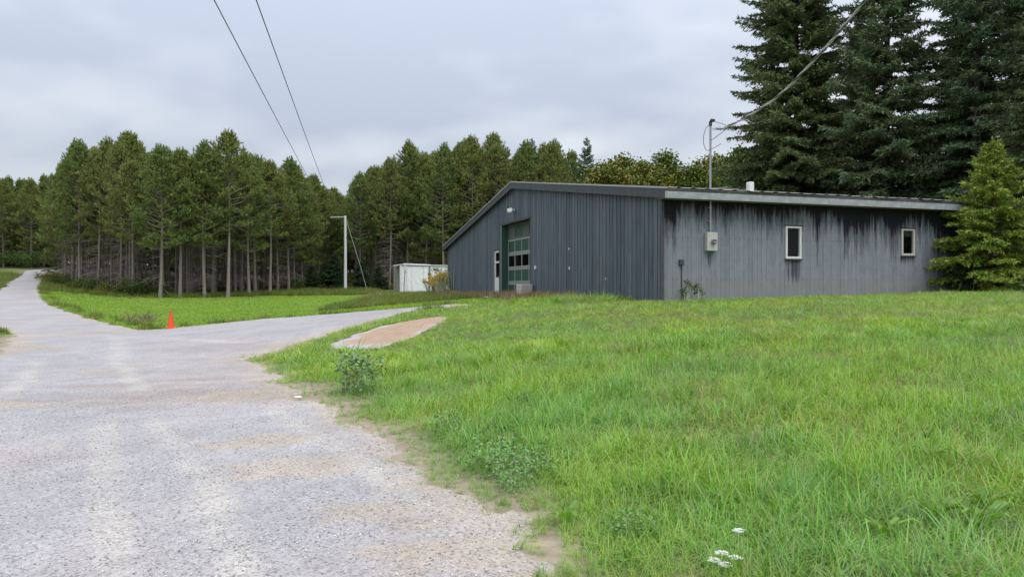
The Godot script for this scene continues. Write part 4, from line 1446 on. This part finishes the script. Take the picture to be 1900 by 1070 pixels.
# ---------------------------------------------------------------- shed, pole, cone, blocks, post
func build_yard() -> void:
	# white shed
	var sh := thing("shed", "low white metal shed with peeling paint behind the barn's corner", "shed", at(-8.4, 57.3, -0.05), 0.36)
	var L := 6.2
	var W := 2.4
	var Hs := 2.25
	part("shed_core", boxm(Vector3(L - 0.06, Hs, W - 0.06), 0.0, Vector3(L * 0.5, Hs * 0.5, -W * 0.5)), M.old_wood, sh)
	var r := RandomNumberGenerator.new()
	r.seed = 111
	for i in 7:
		var w := L / 7.0
		part("wall_sheet", boxm(Vector3(w - 0.012, Hs - 0.08, 0.02), 0.004, Vector3(w * (i + 0.5), Hs * 0.5 + 0.02, -0.015 + r.randf_range(0.0, 0.02)), Basis(Vector3.BACK, r.randf_range(-0.006, 0.006))), M.shed, sh)
		part("wall_sheet", boxm(Vector3(w - 0.012, Hs - 0.08, 0.02), 0.004, Vector3(w * (i + 0.5), Hs * 0.5 + 0.02, -W + 0.01)), M.shed, sh)
	for i in 3:
		part("end_board", boxm(Vector3(0.02, Hs - 0.3 * float(i == 1), W / 3.0 - 0.02), 0.004, Vector3(0.0, Hs * 0.5, -W * (i + 0.5) / 3.0)), M.old_wood, sh)
	part("corner_post", boxm(Vector3(0.12, Hs + 0.02, 0.10), 0.01, Vector3(0.03, Hs * 0.5, 0.02)), M.white, sh)
	part("corner_post", boxm(Vector3(0.09, Hs * 0.9, 0.05), 0.01, Vector3(0.5, Hs * 0.52, 0.035)), M.white, sh)
	part("roof_sheet", boxm(Vector3(L + 0.2, 0.05, W + 0.2), 0.01, Vector3(L * 0.5 + 0.08, Hs + 0.03, -W * 0.5), Basis(Vector3.BACK, -0.012)), M.shed, sh)
	part("roof_trim", boxm(Vector3(2.1, 0.06, 0.12), 0.01, Vector3(1.3, Hs + 0.10, 0.02), Basis(Vector3.BACK, -0.035)), M.white, sh)
	part("roof_trim", boxm(Vector3(3.6, 0.05, 0.08), 0.01, Vector3(4.3, Hs + 0.02, 0.05)), M.white, sh)
	part("roof_plank", boxm(Vector3(0.7, 0.04, 0.9), 0.005, Vector3(-0.15, Hs + 0.0, -0.7), Basis(Vector3.BACK, 0.2)), M.old_wood, sh)
	part("down_pipe", boxm(Vector3(0.10, 0.5, 0.08), 0.01, Vector3(0.36, Hs - 0.25, 0.06)), M.white, sh)
	var stick := MB.new()
	stick.tube([Vector3(0, -0.2, 0), Vector3(0.03, 0.9, 0), Vector3(0.10, 1.85, -0.05)], [0.035, 0.03, 0.025], 6)
	single("leaning_pole", stick.mesh(), M.spruce_bark, "thin dark stake leaning against the white shed", "stake", at(-8.05, 56.75))
	# white utility pole
	var up := thing("utility_pole", "pale grey utility pole standing before the pine wood", "pole", at(-16.6, 76.0, 0))
	var pl := MB.new()
	pl.tube([Vector3(0, -0.4, 0), Vector3(0, 3.5, 0), Vector3(-0.02, 7.5, 0)], [0.155, 0.14, 0.115], 12)
	part("post", pl.mesh(), M.pole, up)
	part("arm", boxm(Vector3(1.5, 0.07, 0.07), 0.01, Vector3(-0.75, 7.36, 0.08), Basis(Vector3.BACK, 0.04)), M.pole, up)
	var guy := MB.new()
	guy.tube([Vector3(0.1, 7.0, 0), Vector3(0.55, 5.6, 0.05), Vector3(1.5, 2.6, 0.2), Vector3(2.2, 0.2, 0.4)], [0.02, 0.02, 0.02, 0.02], 5)
	part("guy_wire", guy.mesh(), M.cable, up)
	for q in [[7.25, -6.0, -1.2], [5.4, -5.0, -0.1]]:
		var wr := MB.new()
		var pts := []
		var rs := []
		for i in 9:
			var f := i / 8.0
			pts.append(Vector3(q[1] * f, q[0] + q[2] * f - 0.4 * f * (1.0 - f), -6.0 * f))
			rs.append(0.012)
		wr.tube(pts, rs, 4)
		part("wire", wr.mesh(), M.wire, up)
	# traffic cone
	var cn := thing("traffic_cone", "orange traffic cone standing at the mouth of the driveway", "cone", at(-13.35, 29.85, 0.03), 0.3)
	part("base", boxm(Vector3(0.36, 0.035, 0.36), 0.012, Vector3(0, 0.0175, 0)), M.cone, cn)
	var cb := MB.new()
	cb.tube([Vector3(0, 0.03, 0), Vector3(0, 0.06, 0), Vector3(0, 0.60, 0), Vector3(0, 0.66, 0), Vector3(0, 0.68, 0)], [0.145, 0.135, 0.045, 0.036, 0.03], 20)
	part("body", cb.mesh(), M.cone, cn)
	# concrete blocks by the big door
	var bt := Basis(Vector3.UP, 0.32368)
	var o := Vector3(4.4, 0, -22.3)
	var foot := o + bt * Vector3(-0.42, 0, -10.95)
	var gy := H(foot.x, -foot.z)
	for i in 2:
		var bk := single("concrete_block", boxm(Vector3(0.52, 0.30, 0.60), 0.02), M.concrete, "pale concrete block on the ground beside the green overhead door" if i == 0 else "pale concrete block on top of another beside the overhead door", "block", Vector3(foot.x, gy + 0.16 + i * 0.303, foot.z) + bt * Vector3(0.02 * i, 0, -0.03 * i), "concrete blocks by the door")
		bk.rotation.y = 0.32368 + 0.05 * i
	# wooden post before the shed
	var ps := thing("wooden_post", "weathered wooden post standing between the shed and the barn", "post", at(-5.7, 52.6, -0.2), 0.2)
	part("upright", boxm(Vector3(0.13, 2.15, 0.13), 0.015, Vector3(0, 1.07, 0), Basis(Vector3.BACK, -0.015)), M.old_wood, ps)
	part("rail_stub", boxm(Vector3(0.5, 0.09, 0.04), 0.008, Vector3(-0.2, 1.05, 0.08), Basis(Vector3.BACK, -0.2)), M.spruce_bark, ps)
	# stones and scraps
	var rk := MB.new()
	var s := SphereMesh.new()
	s.radial_segments = 9
	s.rings = 5
	var arr := s.get_mesh_arrays()
	var nn := nz(7, 1.3, 2)
	for i in arr[Mesh.ARRAY_INDEX].size() / 3:
		var t := []
		for e in 3:
			var q: Vector3 = arr[Mesh.ARRAY_VERTEX][arr[Mesh.ARRAY_INDEX][i * 3 + e]]
			t.append(q * (1.0 + 0.55 * nn.get_noise_3dv(q * 2.0)) * Vector3(1, 0.5, 0.7))
		if t[0] != t[1] and t[1] != t[2] and t[0] != t[2]: rk.tri(t[0], t[1], t[2])
	var rm := rk.mesh()
	for q in [[-1.15, 36.4, 0.42, "pale flat stone in the dry grass before the side door"], [-3.02, 10.75, 0.11, "small white stone on the road edge below the leafy thistle"]]:
		var st := single("stone", rm, M.white, q[3], "stone", at(q[0], q[1], 0.04))
		st.scale = Vector3(q[2], q[2] * 0.5, q[2])
	# fallen limbs on the uphill road
	for i in 5:
		var q: Array = [[-56.9, 93.6, 1.6, 0.2], [-55.2, 91.0, 1.9, 2.6], [-50.5, 83.0, 1.3, 0.5], [-47.6, 79.0, 2.0, 2.4], [-49.6, 80.0, 0.9, 0.1]][i]
		var lb := MB.new()
		lb.tube([Vector3(-q[2] * 0.5, 0.05, 0), Vector3(0, 0.16, 0.1), Vector3(q[2] * 0.5, 0.3, 0)], [0.07, 0.06, 0.03], 6)
		for k in 4:
			var e := Vector3(q[2] * (-0.3 + 0.22 * k), 0.15, 0)
			lb.tube([e, e + Vector3(0.3, 0.3, 0.35 * (1 - 2 * (k % 2)))], [0.035, 0.01], 4)
		var fl := single("fallen_limb", lb.mesh(), M.spruce_bark, "dark fallen pine limb lying at the edge of the uphill road", "limb", at(q[0], q[1], 0.08), "fallen limbs by the road")
		fl.rotation.y = q[3]

func build_wires() -> void:
	for w in [-3.70, -2.555]:
		var pts := []
		var rs := []
		for i in 25:
			var d := lerpf(-14.0, 128.0, i / 24.0)
			var f := (d - 60.0) / 70.0
			pts.append(Vector3(w - 0.212 * d, 8.6 + 0.043 * d + 0.35 * (f * f - 0.5), -d))
			rs.append(0.016)
		var b := MB.new()
		b.tube(pts, rs, 6)
		single("overhead_wire", b.mesh(), M.wire, "thin dark power wire strung overhead towards the gap between the groves", "wire", Vector3.ZERO, "overhead power wires")
	# twisted service drop to the mast on the barn roof
	var path := smooth([Vector3(5.95, 6.32, -22.55), Vector3(6.02, 6.13, -21.4), Vector3(6.36, 6.18, -18.8), Vector3(6.62, 6.56, -17.0), Vector3(6.9, 7.22, -14.95), Vector3(7.5, 8.9, -10.5), Vector3(8.2, 11.0, -5.5)], 12)
	var drop := thing("service_cable", "thick twisted grey service cable sloping down to the roof mast", "cable")
	for k in 3:
		var pts := []
		var rs := []
		var tw := 0.0
		for i in path.size():
			if i > 0: tw += path[i].distance_to(path[i - 1]) * 7.0
			var dir: Vector3 = (path[mini(i + 1, path.size() - 1)] - path[maxi(i - 1, 0)]).normalized()
			var a := dir.cross(Vector3.UP).normalized()
			var b2 := dir.cross(a)
			var th := tw + TAU * k / 3.0
			pts.append(path[i] + (a * cos(th) + b2 * sin(th)) * 0.02)
			rs.append(0.019 if k < 2 else 0.014)
		var b := MB.new()
		b.tube(pts, rs, 6)
		part("strand", b.mesh(), M.cable if k != 1 else M.wire, drop)

# ---------------------------------------------------------------- grasses
func build_grass() -> void:
	var r := RandomNumberGenerator.new()
	r.seed = 121
	var fresh := [Color(0.28, 0.42, 0.085), Color(0.33, 0.47, 0.10), Color(0.25, 0.40, 0.09), Color(0.42, 0.51, 0.16), Color(0.28, 0.43, 0.125)]
	var near := []
	for k in 5: near.append(tuft(300 + k, 14, 0.06, 0.10, 0.27, 0.0066, fresh, 0.5, 2.7))
	near.append(tuft(320, 9, 0.05, 0.1, 0.24, 0.012, [Color(0.13, 0.27, 0.05), Color(0.2, 0.34, 0.08)], 0.6, 2.2))
	near.append(tuft(321, 8, 0.06, 0.12, 0.26, 0.005, [Color(0.40, 0.37, 0.18), Color(0.34, 0.36, 0.15)], 0.8, 2.4))
	var far := []
	for k in 4: far.append(tuft(340 + k, 18, 0.13, 0.12, 0.33, 0.014, fresh, 0.5, 2.5))
	far.append(tuft(350, 12, 0.12, 0.18, 0.40, 0.011, [Color(0.40, 0.38, 0.19), Color(0.33, 0.36, 0.14)], 0.5, 2.0))
	var ns := []
	for k in near.size(): ns.append([])
	var fs := []
	for k in far.size(): fs.append([])
	var tone := nz(131, 0.33, 3)
	var tall := nz(132, 0.55, 3)
	var dryn := nz(133, 0.4, 3)
	for band in [[1.2, 6.0, 0.052], [6.0, 10.0, 0.07], [10.0, 15.0, 0.088], [15.0, 24.0, 0.125], [24.0, 37.0, 0.17]]:
		var d: float = band[0]
		while d < band[1]:
			var x: float = maxf(-0.72 * d - 1.5, -14.0)
			var xe: float = 0.72 * d + 2.5
			while x < xe:
				var px: float = x + r.randf_range(-0.5, 0.5) * band[2]
				var pd: float = d + r.randf_range(-0.5, 0.5) * band[2]
				x += band[2]
				if pd > 30.0 and px < -3.0: continue
				if px < -6.2 and pd > 4.0: continue
				var f := gravel_field(px, pd)
				if f > 0.25: continue
				var keep := smoothstep(0.22, -0.22, f + 0.3 * tall.get_noise_2d(px * 3.0, pd * 3.0))
				if f > -0.5 and r.randf() > maxf(keep, 0.45 * smoothstep(0.08, 0.35, tall.get_noise_2d(px * 2.2 + 30.0, pd * 2.2)) + 0.012): continue
				var st := barn_st(px, pd)
				if st.x > -0.1 and st.x < BARN_L + 0.1 and st.y > -0.08 and st.y < GABLE_W: continue
				if pd > 16.0 and pd < 23.4 and px < -1.6 and px > -4.8:
					if poly_sd(Vector2(px, pd), PAD) > -0.05 and r.randf() > 0.02: continue
				var tn := tone.get_noise_2d(px, pd)
				var hgt := 1.0 + 0.6 * tall.get_noise_2d(px, pd) + 0.5 * tall.get_noise_2d(px * 3.0 + 80.0, pd * 3.0)
				hgt *= lerpf(0.45, 1.0, smoothstep(-0.1, -0.9, f))
				hgt *= lerpf(1.0, 0.42, smoothstep(11.0, 17.0, pd + 0.15 * px))
				if pd > 15.0 and f > -1.6 and px < -1.0: hgt *= 1.0 + 1.0 * smoothstep(-0.2, 0.3, tall.get_noise_2d(px * 1.7 + 9.0, pd * 1.7))
				if st.x < 0.0 and st.x > -2.2 and st.y > -1.0 and st.y < 8.0 and st.y > 1.5: hgt *= 2.6     # long grass banked against the gable
				var dry := dryn.get_noise_2d(px, pd)
				var is_dry := r.randf() < 0.06 + 0.35 * maxf(0.0, dry - 0.1) + (0.3 if px > 1.5 and dry > -0.05 else 0.0)
				if st.x > -1.6 and st.x < 0.0 and st.y > 7.0: is_dry = is_dry or r.randf() < 0.5
				var g := r.randf_range(0.98, 1.22) * (1.0 + 0.28 * dryn.get_noise_2d(px * 3.1 + 50.0, pd * 3.1))
				var c := Color(1.12, 1.06, 0.85).lerp(Color(0.88, 0.97, 1.08), clampf(0.5 + tn * 1.3, 0.0, 1.0))
				c = Color(c.r * g, c.g * g, c.b * g)
				var t := Transform3D(Basis(Vector3(r.randf_range(-0.15, 0.15), 1, r.randf_range(-0.15, 0.15)).normalized(), r.randf() * TAU).scaled(Vector3(1, 1, 1) * r.randf_range(0.8, 1.2) * hgt), at(px, pd))
				if d < 12.5:
					var k := 6 if is_dry else (5 if r.randf() < 0.14 else r.randi() % 5)
					ns[k].append([t, c])
				else:
					fs[4 if is_dry else r.randi() % 4].append([t, c])
			d += band[2]
	scatter("meadow_grass", "lush long green grass covering the knoll before the barn", "grass", near, M.grass, ns)
	scatter("bank_grass", "long green grass rising to the foot of the barn walls", "grass", far, M.grass, fs)
	# mown lawn across the driveway, verge along the road
	var lawn := []
	for k in 3: lawn.append(tuft(360 + k, 24, 0.22, 0.05, 0.13, 0.022, [Color(0.32, 0.46, 0.08), Color(0.37, 0.49, 0.095), Color(0.27, 0.41, 0.08)]))
	lawn.append(tuft(365, 16, 0.2, 0.15, 0.45, 0.02, [Color(0.16, 0.22, 0.05), Color(0.25, 0.24, 0.1), Color(0.2, 0.25, 0.06)], 0.2, 1.2))
	var ls := [[], [], [], []]
	for i in 62000:
		var d := 27.0 + 60.0 * pow(r.randf(), 1.25)
		var x := r.randf_range(-0.72 * d - 2.0, -0.5)
		var f := gravel_field(x, d)
		if f > 0.02: continue
		var st := barn_st(x, d)
		if st.x > -0.1 and st.x < BARN_L: continue
		var wood := maxf(poly_sd(Vector2(x, d), groveA), poly_sd(Vector2(x, d), groveB))
		if wood > 1.5: continue
		if x > -2.5 and d < 31.5: continue
		var weedy := wood > -2.6 + tall.get_noise_2d(x, d) * 2.0 or (x > -9.5 and d > 37.0 and d < 66.0 and st.x < 0.3) or (f > -0.8 and tone.get_noise_2d(x * 2.0, d * 2.0) > 0.15) or d > 66.0
		var tn := tone.get_noise_2d(x * 0.8, d * 0.8)
		var c := Color(1.1, 1.05, 0.85).lerp(Color(0.9, 0.98, 1.05), clampf(0.5 + tn, 0.0, 1.0))
		var k := r.randi() % 3
		var s := r.randf_range(0.8, 1.2) * lerpf(0.6, 1.0, smoothstep(0.0, -0.5, f))
		if weedy and r.randf() < 0.55:
			k = 3
			s *= 0.8 if d < 60.0 else 1.2
		ls[k].append([Transform3D(Basis(Vector3.UP, r.randf() * TAU).scaled(Vector3.ONE * s), at(x, d)), c])
	scatter("lawn_grass", "short mown bright green lawn between the driveway and the pines", "grass", lawn, M.grass, ls)
	# dry brown grass along the foot of the gable wall
	var dryt := []
	for k in 3: dryt.append(tuft(370 + k, 18, 0.16, 0.16, 0.46, 0.012, [Color(0.34, 0.27, 0.15), Color(0.28, 0.2, 0.12), Color(0.25, 0.24, 0.09), Color(0.3, 0.24, 0.16)], 0.15, 1.2))
	var dsp := [[], [], []]
	for i in 1500:
		var t := r.randf_range(5.0, 27.5)
		var s := -0.12 - absf(r.randfn(0.0, 0.55))
		if t < 8.0 and r.randf() < 0.6: continue
		if t > 11.3 and t < 15.0 and s < -0.6 and r.randf() < 0.4: continue
		var x := 4.4 + s * 0.948 - t * 0.318
		var d := 22.3 + s * 0.318 + t * 0.948
		dsp[i % 3].append([Transform3D(Basis(Vector3.UP, r.randf() * TAU).scaled(Vector3.ONE * r.randf_range(0.6, 1.15)), at(x, d)), Color(1, 1, 1)])
	for i in 420:
		var x := r.randf_range(-10.5, -3.8)
		var d := r.randf_range(49.0, 57.2)
		if r.randf() < 0.4: continue
		dsp[i % 3].append([Transform3D(Basis(Vector3.UP, r.randf() * TAU).scaled(Vector3.ONE * r.randf_range(0.6, 1.1)), at(x, d)), Color(1, 1, 1)])
	scatter("dry_grass", "tan dry grass and seed stalks along the gable wall and shed", "grass", dryt, M.dry, dsp)
	# thin seed stalks leaning over the meadow
	var sk := tuft(380, 1, 0.01, 0.55, 0.75, 0.005, [Color(0.36, 0.33, 0.17)], 0.2, 0.9)
	var sk2 := tuft(381, 2, 0.03, 0.45, 0.7, 0.005, [Color(0.3, 0.34, 0.14)], 0.3, 1.1)
	var ss := [[], []]
	for i in 420:
		var d := r.randf_range(4.0, 20.0)
		var x := r.randf_range(0.12 * d, 0.72 * d)
		if gravel_field(x, d) > -0.8: continue
		ss[i % 2].append([Transform3D(Basis(Vector3.UP, r.randf() * TAU).scaled(Vector3.ONE * r.randf_range(0.5, 0.95)), at(x, d)), Color(1, 1, 1)])
	scatter("seed_stalks", "thin pale seed stalks leaning out of the long meadow grass", "grass", [sk, sk2], M.dry, ss)

# ---------------------------------------------------------------- single plants
func build_plants() -> void:
	var r := RandomNumberGenerator.new()
	r.seed = 141
	var names := ["stem", "twigs", "foliage"]
	# shrubs along the foot of the groves
	var s1 := make_leafy(401, 2.0, 0.2, 1.2, 46, 46, 0.13, 0.22, [Color(0.10, 0.135, 0.03), Color(0.13, 0.15, 0.03), Color(0.085, 0.12, 0.03)], 4)
	var s2 := make_leafy(402, 2.2, 0.25, 1.1, 46, 44, 0.12, 0.22, [Color(0.07, 0.115, 0.03), Color(0.09, 0.13, 0.035)], 4)
	var s3 := make_leafy(403, 1.6, 0.1, 1.3, 40, 46, 0.12, 0.2, [Color(0.17, 0.165, 0.035), Color(0.14, 0.15, 0.035), Color(0.19, 0.15, 0.03)], 5)
	var at_foot := [[-44.0, 73.5], [-41.5, 71.0], [-39.5, 68.6], [-37.6, 66.2], [-35.2, 64.6], [-33.5, 63.2], [-31.8, 62.2], [-30.0, 61.0], [-45.5, 76.0], [-38.5, 70.0], [-34.0, 66.5], [-31.0, 64.5], [-28.3, 62.0], [-22.6, 78.2], [-21.0, 80.5], [-20.4, 83.0], [-21.6, 76.0], [-19.4, 84.5], [-16.8, 83.0], [-13.2, 82.5], [-11.8, 79.8], [-8.6, 79.2], [-6.2, 77.0], [-3.6, 76.0], [-0.9, 75.6], [-19.8, 87.0], [-18.0, 90.0], [-21.2, 88.0], [-18.8, 81.0], [-47.5, 78.0]]
	for i in at_foot.size():
		var q = at_foot[i]
		var wide: float = r.randf_range(0.6, 1.05) if i < 13 else r.randf_range(0.8, 1.35)
		plant([s1, s2, s3][i % 3], "shrub", ["olive green bushy shrub at the foot of the pines", "dark green bushy shrub at the foot of the pines", "yellowish low shrub at the foot of the pines"][i % 3], "shrub", at(q[0], q[1], -0.05), r.randf() * TAU, wide, "shrubs at the foot of the pines", "leaves", "spruce_bark", names, 0.75)
	for q in [[-70.0, 93.0], [-66.0, 96.0], [-73.0, 99.0], [-77.0, 97.0], [-63.5, 101.0], [-60.0, 84.5], [-66.5, 103.0], [-69.0, 104.0], [-71.5, 103.0], [-74.0, 104.5], [-76.5, 103.5], [-68.0, 107.0], [-73.0, 108.0], [-78.5, 105.0]]:
		plant(s2, "shrub", "dark shrub on the grass bank beside the uphill road", "shrub", at(q[0], q[1], -0.05), r.randf() * TAU, 1.2, "shrubs on the road bank", "leaves", "spruce_bark", names)
	# sapling between post and barn corner
	var sp := make_leafy(404, 2.2, 0.5, 0.8, 16, 22, 0.15, 0.12, [Color(0.05, 0.085, 0.035), Color(0.07, 0.1, 0.03)], 2)
	plant(sp, "sapling", "thin dark leaved sapling against the white shed wall", "sapling", at(-4.9, 52.0), 0.5, 1.0, "", "leaves", "spruce_bark", names)
	# goldenrod clumps at the barn's far gable corner
	for i in 6:
		var q: Array = [[-4.75, 49.0, 1.25], [-4.3, 49.2, 1.4], [-3.95, 47.6, 1.45], [-5.0, 48.4, 1.0], [-3.55, 46.0, 1.5], [-4.2, 47.0, 1.25]][i]
		var st := MB.new()
		var lf := MB.new()
		var fl := MB.new()
		for k in 34:
			var a := r.randf() * TAU
			var o := Vector3(cos(a), 0, sin(a)) * 0.36 * sqrt(r.randf())
			var top: Vector3 = o * 1.9 + Vector3(0, q[2] * r.randf_range(0.75, 1.05), 0)
			st.tube([o - Vector3(0, 0.05, 0), o.lerp(top, 0.6), top], [0.008, 0.006, 0.003], 4)
			for e in 14:
				var p := o.lerp(top, r.randf_range(0.15, 0.85))
				var dir := (rv(r) * Vector3(1, 0.4, 1) + Vector3(0, 0.25, 0)).normalized()
				var w := dir.cross(Vector3.UP).normalized() * 0.018
				lf.tri(p - w, p + w, p + dir * 0.16, vary(Color(0.11, 0.16, 0.035), r))
			for e in (22 if i != 4 else 10):
				var p := top + Vector3(r.randfn(0, 0.05), r.randf_range(-0.2, 0.05), r.randfn(0, 0.05))
				var dir := rv(r)
				var w := dir.cross(rv(r)).normalized() * 0.025
				fl.tri(p - w, p + w, p + dir * 0.06, vary(Color(0.55, 0.36, 0.02) if i < 4 else Color(0.36, 0.3, 0.1), r, 0.15))
		var g := thing("goldenrod", "clump of yellow goldenrod at the barn's far gable corner" if i < 4 else "faded tan goldenrod clump against the grey gable wall", "wildflower", at(q[0], q[1]), 0.0, "goldenrod by the barn")
		part("stems", st.mesh(), M.grass, g).set_meta("kind", "stuff")
		part("foliage", lf.mesh(), M.leaves, g)
		part("flower_plumes", fl.mesh(), M.flower, g).set_meta("kind", "stuff")
	# weeds by the long wall
	var w1 := make_leafy(405, 0.95, 0.1, 0.3, 12, 18, 0.08, 0.06, [Color(0.09, 0.125, 0.05), Color(0.12, 0.15, 0.06)], 4)
	plant(w1, "tall_weed", "grey green weed growing against the long barn wall below the meter", "weed", at(5.4, 22.2), 0.0, 0.62, "", "leaves", "grass", names)
	plant(w1, "tall_weed", "spindly weed beside the junction box cable on the barn wall", "weed", at(5.1, 22.17), 1.7, 0.75, "", "leaves", "grass", names)
	# thistle-like plant on the knoll edge and clovers
	var w2 := make_leafy(406, 0.6, 0.04, 0.36, 34, 20, 0.06, 0.075, [Color(0.17, 0.27, 0.13), Color(0.22, 0.32, 0.15)], 7)
	plant(w2, "leafy_weed", "round blue green leafy weed at the corner of road and driveway grass", "weed", at(-2.25, 11.1), 0.0, 1.0, "", "leaves", "grass", names)
	var w3 := make_leafy(407, 0.3, 0.03, 0.28, 26, 16, 0.038, 0.055, [Color(0.16, 0.3, 0.1), Color(0.21, 0.36, 0.12)], 7)
	for q in [[-0.12, 6.35, 1.0], [0.12, 6.2, 0.8], [0.02, 5.85, 0.7], [0.72, 4.75, 0.6], [-0.7, 8.1, 0.7]]:
		var cv := plant(w3, "clover", "leafy purple clover plant on the meadow's edge by the road", "clover", at(q[0], q[1]), r.randf() * TAU, q[2], "clover plants by the road", "leaves", "grass", names)
		for k in 4:
			var hd := MB.new()
			var c := Vector3(r.randf_range(-0.22, 0.22), r.randf_range(0.3, 0.4), r.randf_range(-0.2, 0.2))
			for e in 26:
				var dir := rv(r)
				var w := dir.cross(rv(r)).normalized() * 0.004
				hd.tri(c - w, c + w, c + dir * 0.014, vary(Color(0.36, 0.2, 0.33), r))
			hd.tube([c, Vector3(c.x * 0.6, 0.02, c.z * 0.6)], [0.002, 0.002], 3, Color(0.1, 0.2, 0.05))
			part("flower_head", hd.mesh(), M.flower, cv)
	# broad dock leaves in the meadow
	for i in 6:
		var q: Array = [[2.85, 4.6], [2.65, 4.75], [3.05, 4.9], [2.2, 4.5], [0.35, 5.0], [3.3, 6.0]][i]
		var lf := MB.new()
		for k in 9:
			var a := TAU * k / 9.0 + r.randf_range(-0.3, 0.3)
			var dir := Vector3(cos(a), 0, sin(a))
			var len_ := r.randf_range(0.09, 0.19)
			var col := vary(Color(0.2, 0.34, 0.07), r)
			var sd := dir.cross(Vector3.UP)
			var p0 := dir * 0.02
			var p1 := dir * len_ * 0.4 + Vector3(0, len_ * 0.55, 0)
			var p2 := dir * len_ * 0.8 + Vector3(0, len_ * 0.75, 0)
			var p3 := dir * len_ * 1.15 + Vector3(0, len_ * 0.6, 0)
			var w := len_ * 0.13
			lf.quad(p0, p1 - sd * w, p1 + Vector3(0, -0.01, 0), p0, col)
			lf.tri(p0, p1 + sd * w, p1 + Vector3(0, -0.01, 0), col)
			lf.quad(p1 - sd * w, p2 - sd * w * 0.9, p2 + Vector3(0, -0.012, 0), p1 + Vector3(0, -0.01, 0), col)
			lf.quad(p1 + sd * w, p2 + sd * w * 0.9, p2 + Vector3(0, -0.012, 0), p1 + Vector3(0, -0.01, 0), col)
			lf.tri(p2 - sd * w * 0.9, p3, p2 + Vector3(0, -0.012, 0), col)
			lf.tri(p2 + sd * w * 0.9, p3, p2 + Vector3(0, -0.012, 0), col)
		single("dock_plant", lf.mesh(), M.grass, "rosette of broad dock leaves among the long meadow grass", "weed", at(q[0], q[1], 0.02), "dock plants in the meadow")
	# yarrow
	for i in 5:
		var q: Array = [[1.16, 4.25, 0.07], [1.10, 4.2, 0.055], [1.22, 4.2, 0.06], [1.33, 4.5, 0.1], [1.15, 4.14, 0.05]][i]
		var st := MB.new()
		st.tube([Vector3(0, -0.02, 0), Vector3(0.01, q[2], 0)], [0.003, 0.0025], 4)
		var hd := MB.new()
		for k in 34:
			var a := r.randf() * TAU
			var rr := 0.036 * sqrt(r.randf())
			var c := Vector3(0.01 + cos(a) * rr, q[2] + 0.008 * (1.0 - rr / 0.032) + r.randf() * 0.004, sin(a) * rr)
			for e in 3:
				var b := a + TAU * e / 3.0
				hd.tri(c, c + Vector3(cos(b), 0.1, sin(b)) * 0.011, c + Vector3(cos(b + 1.2), 0.1, sin(b + 1.2)) * 0.011, Color(0.78, 0.78, 0.74))
		var yr := thing("yarrow", "white flat topped yarrow flower at the grass edge by the road", "wildflower", at(q[0], q[1]), 0.0, "white yarrow by the road")
		part("stem", st.mesh(), M.grass, yr)
		part("flower_head", hd.mesh(), M.flower, yr)
	# brown brush heap on the lawn
	var bh := MB.new()
	for k in 150:
		var a := r.randf() * TAU
		var o := Vector3(cos(a), 0, sin(a)) * 0.7 * sqrt(r.randf())
		o.y = r.randf_range(0.0, 0.25)
		bh.tube([o, o + (rv(r) * Vector3(1, 0.3, 1) + Vector3(0, 0.5, 0)).normalized() * r.randf_range(0.3, 0.6)], [0.009, 0.003], 3, vary(Color(0.24, 0.19, 0.13), r))
	single("brush_heap", bh.mesh(), M.dry, "low heap of brown dead brush on the lawn behind the cone", "brush", at(-16.5, 34.0))
	# white daisies at the foot of the young fir
	for i in 22:
		var dy := MB.new()
		var hh := r.randf_range(0.2, 0.45)
		dy.tube([Vector3(0, 0, 0), Vector3(0.02, hh, 0)], [0.004, 0.003], 3, Color(0.1, 0.17, 0.05))
		for k in 10:
			var b := TAU * k / 10.0
			dy.tri(Vector3(0.02, hh, 0), Vector3(0.02 + cos(b) * 0.03, hh + 0.01, sin(b) * 0.03), Vector3(0.02 + cos(b + 0.5) * 0.03, hh + 0.012, sin(b + 0.5) * 0.03), Color(0.7, 0.7, 0.66))
		single("daisy", dy.mesh(), M.flower, "white daisy in the grass at the foot of the young fir", "wildflower", at(r.randf_range(14.6, 17.3), r.randf_range(22.6, 23.4)), "daisies under the young fir")
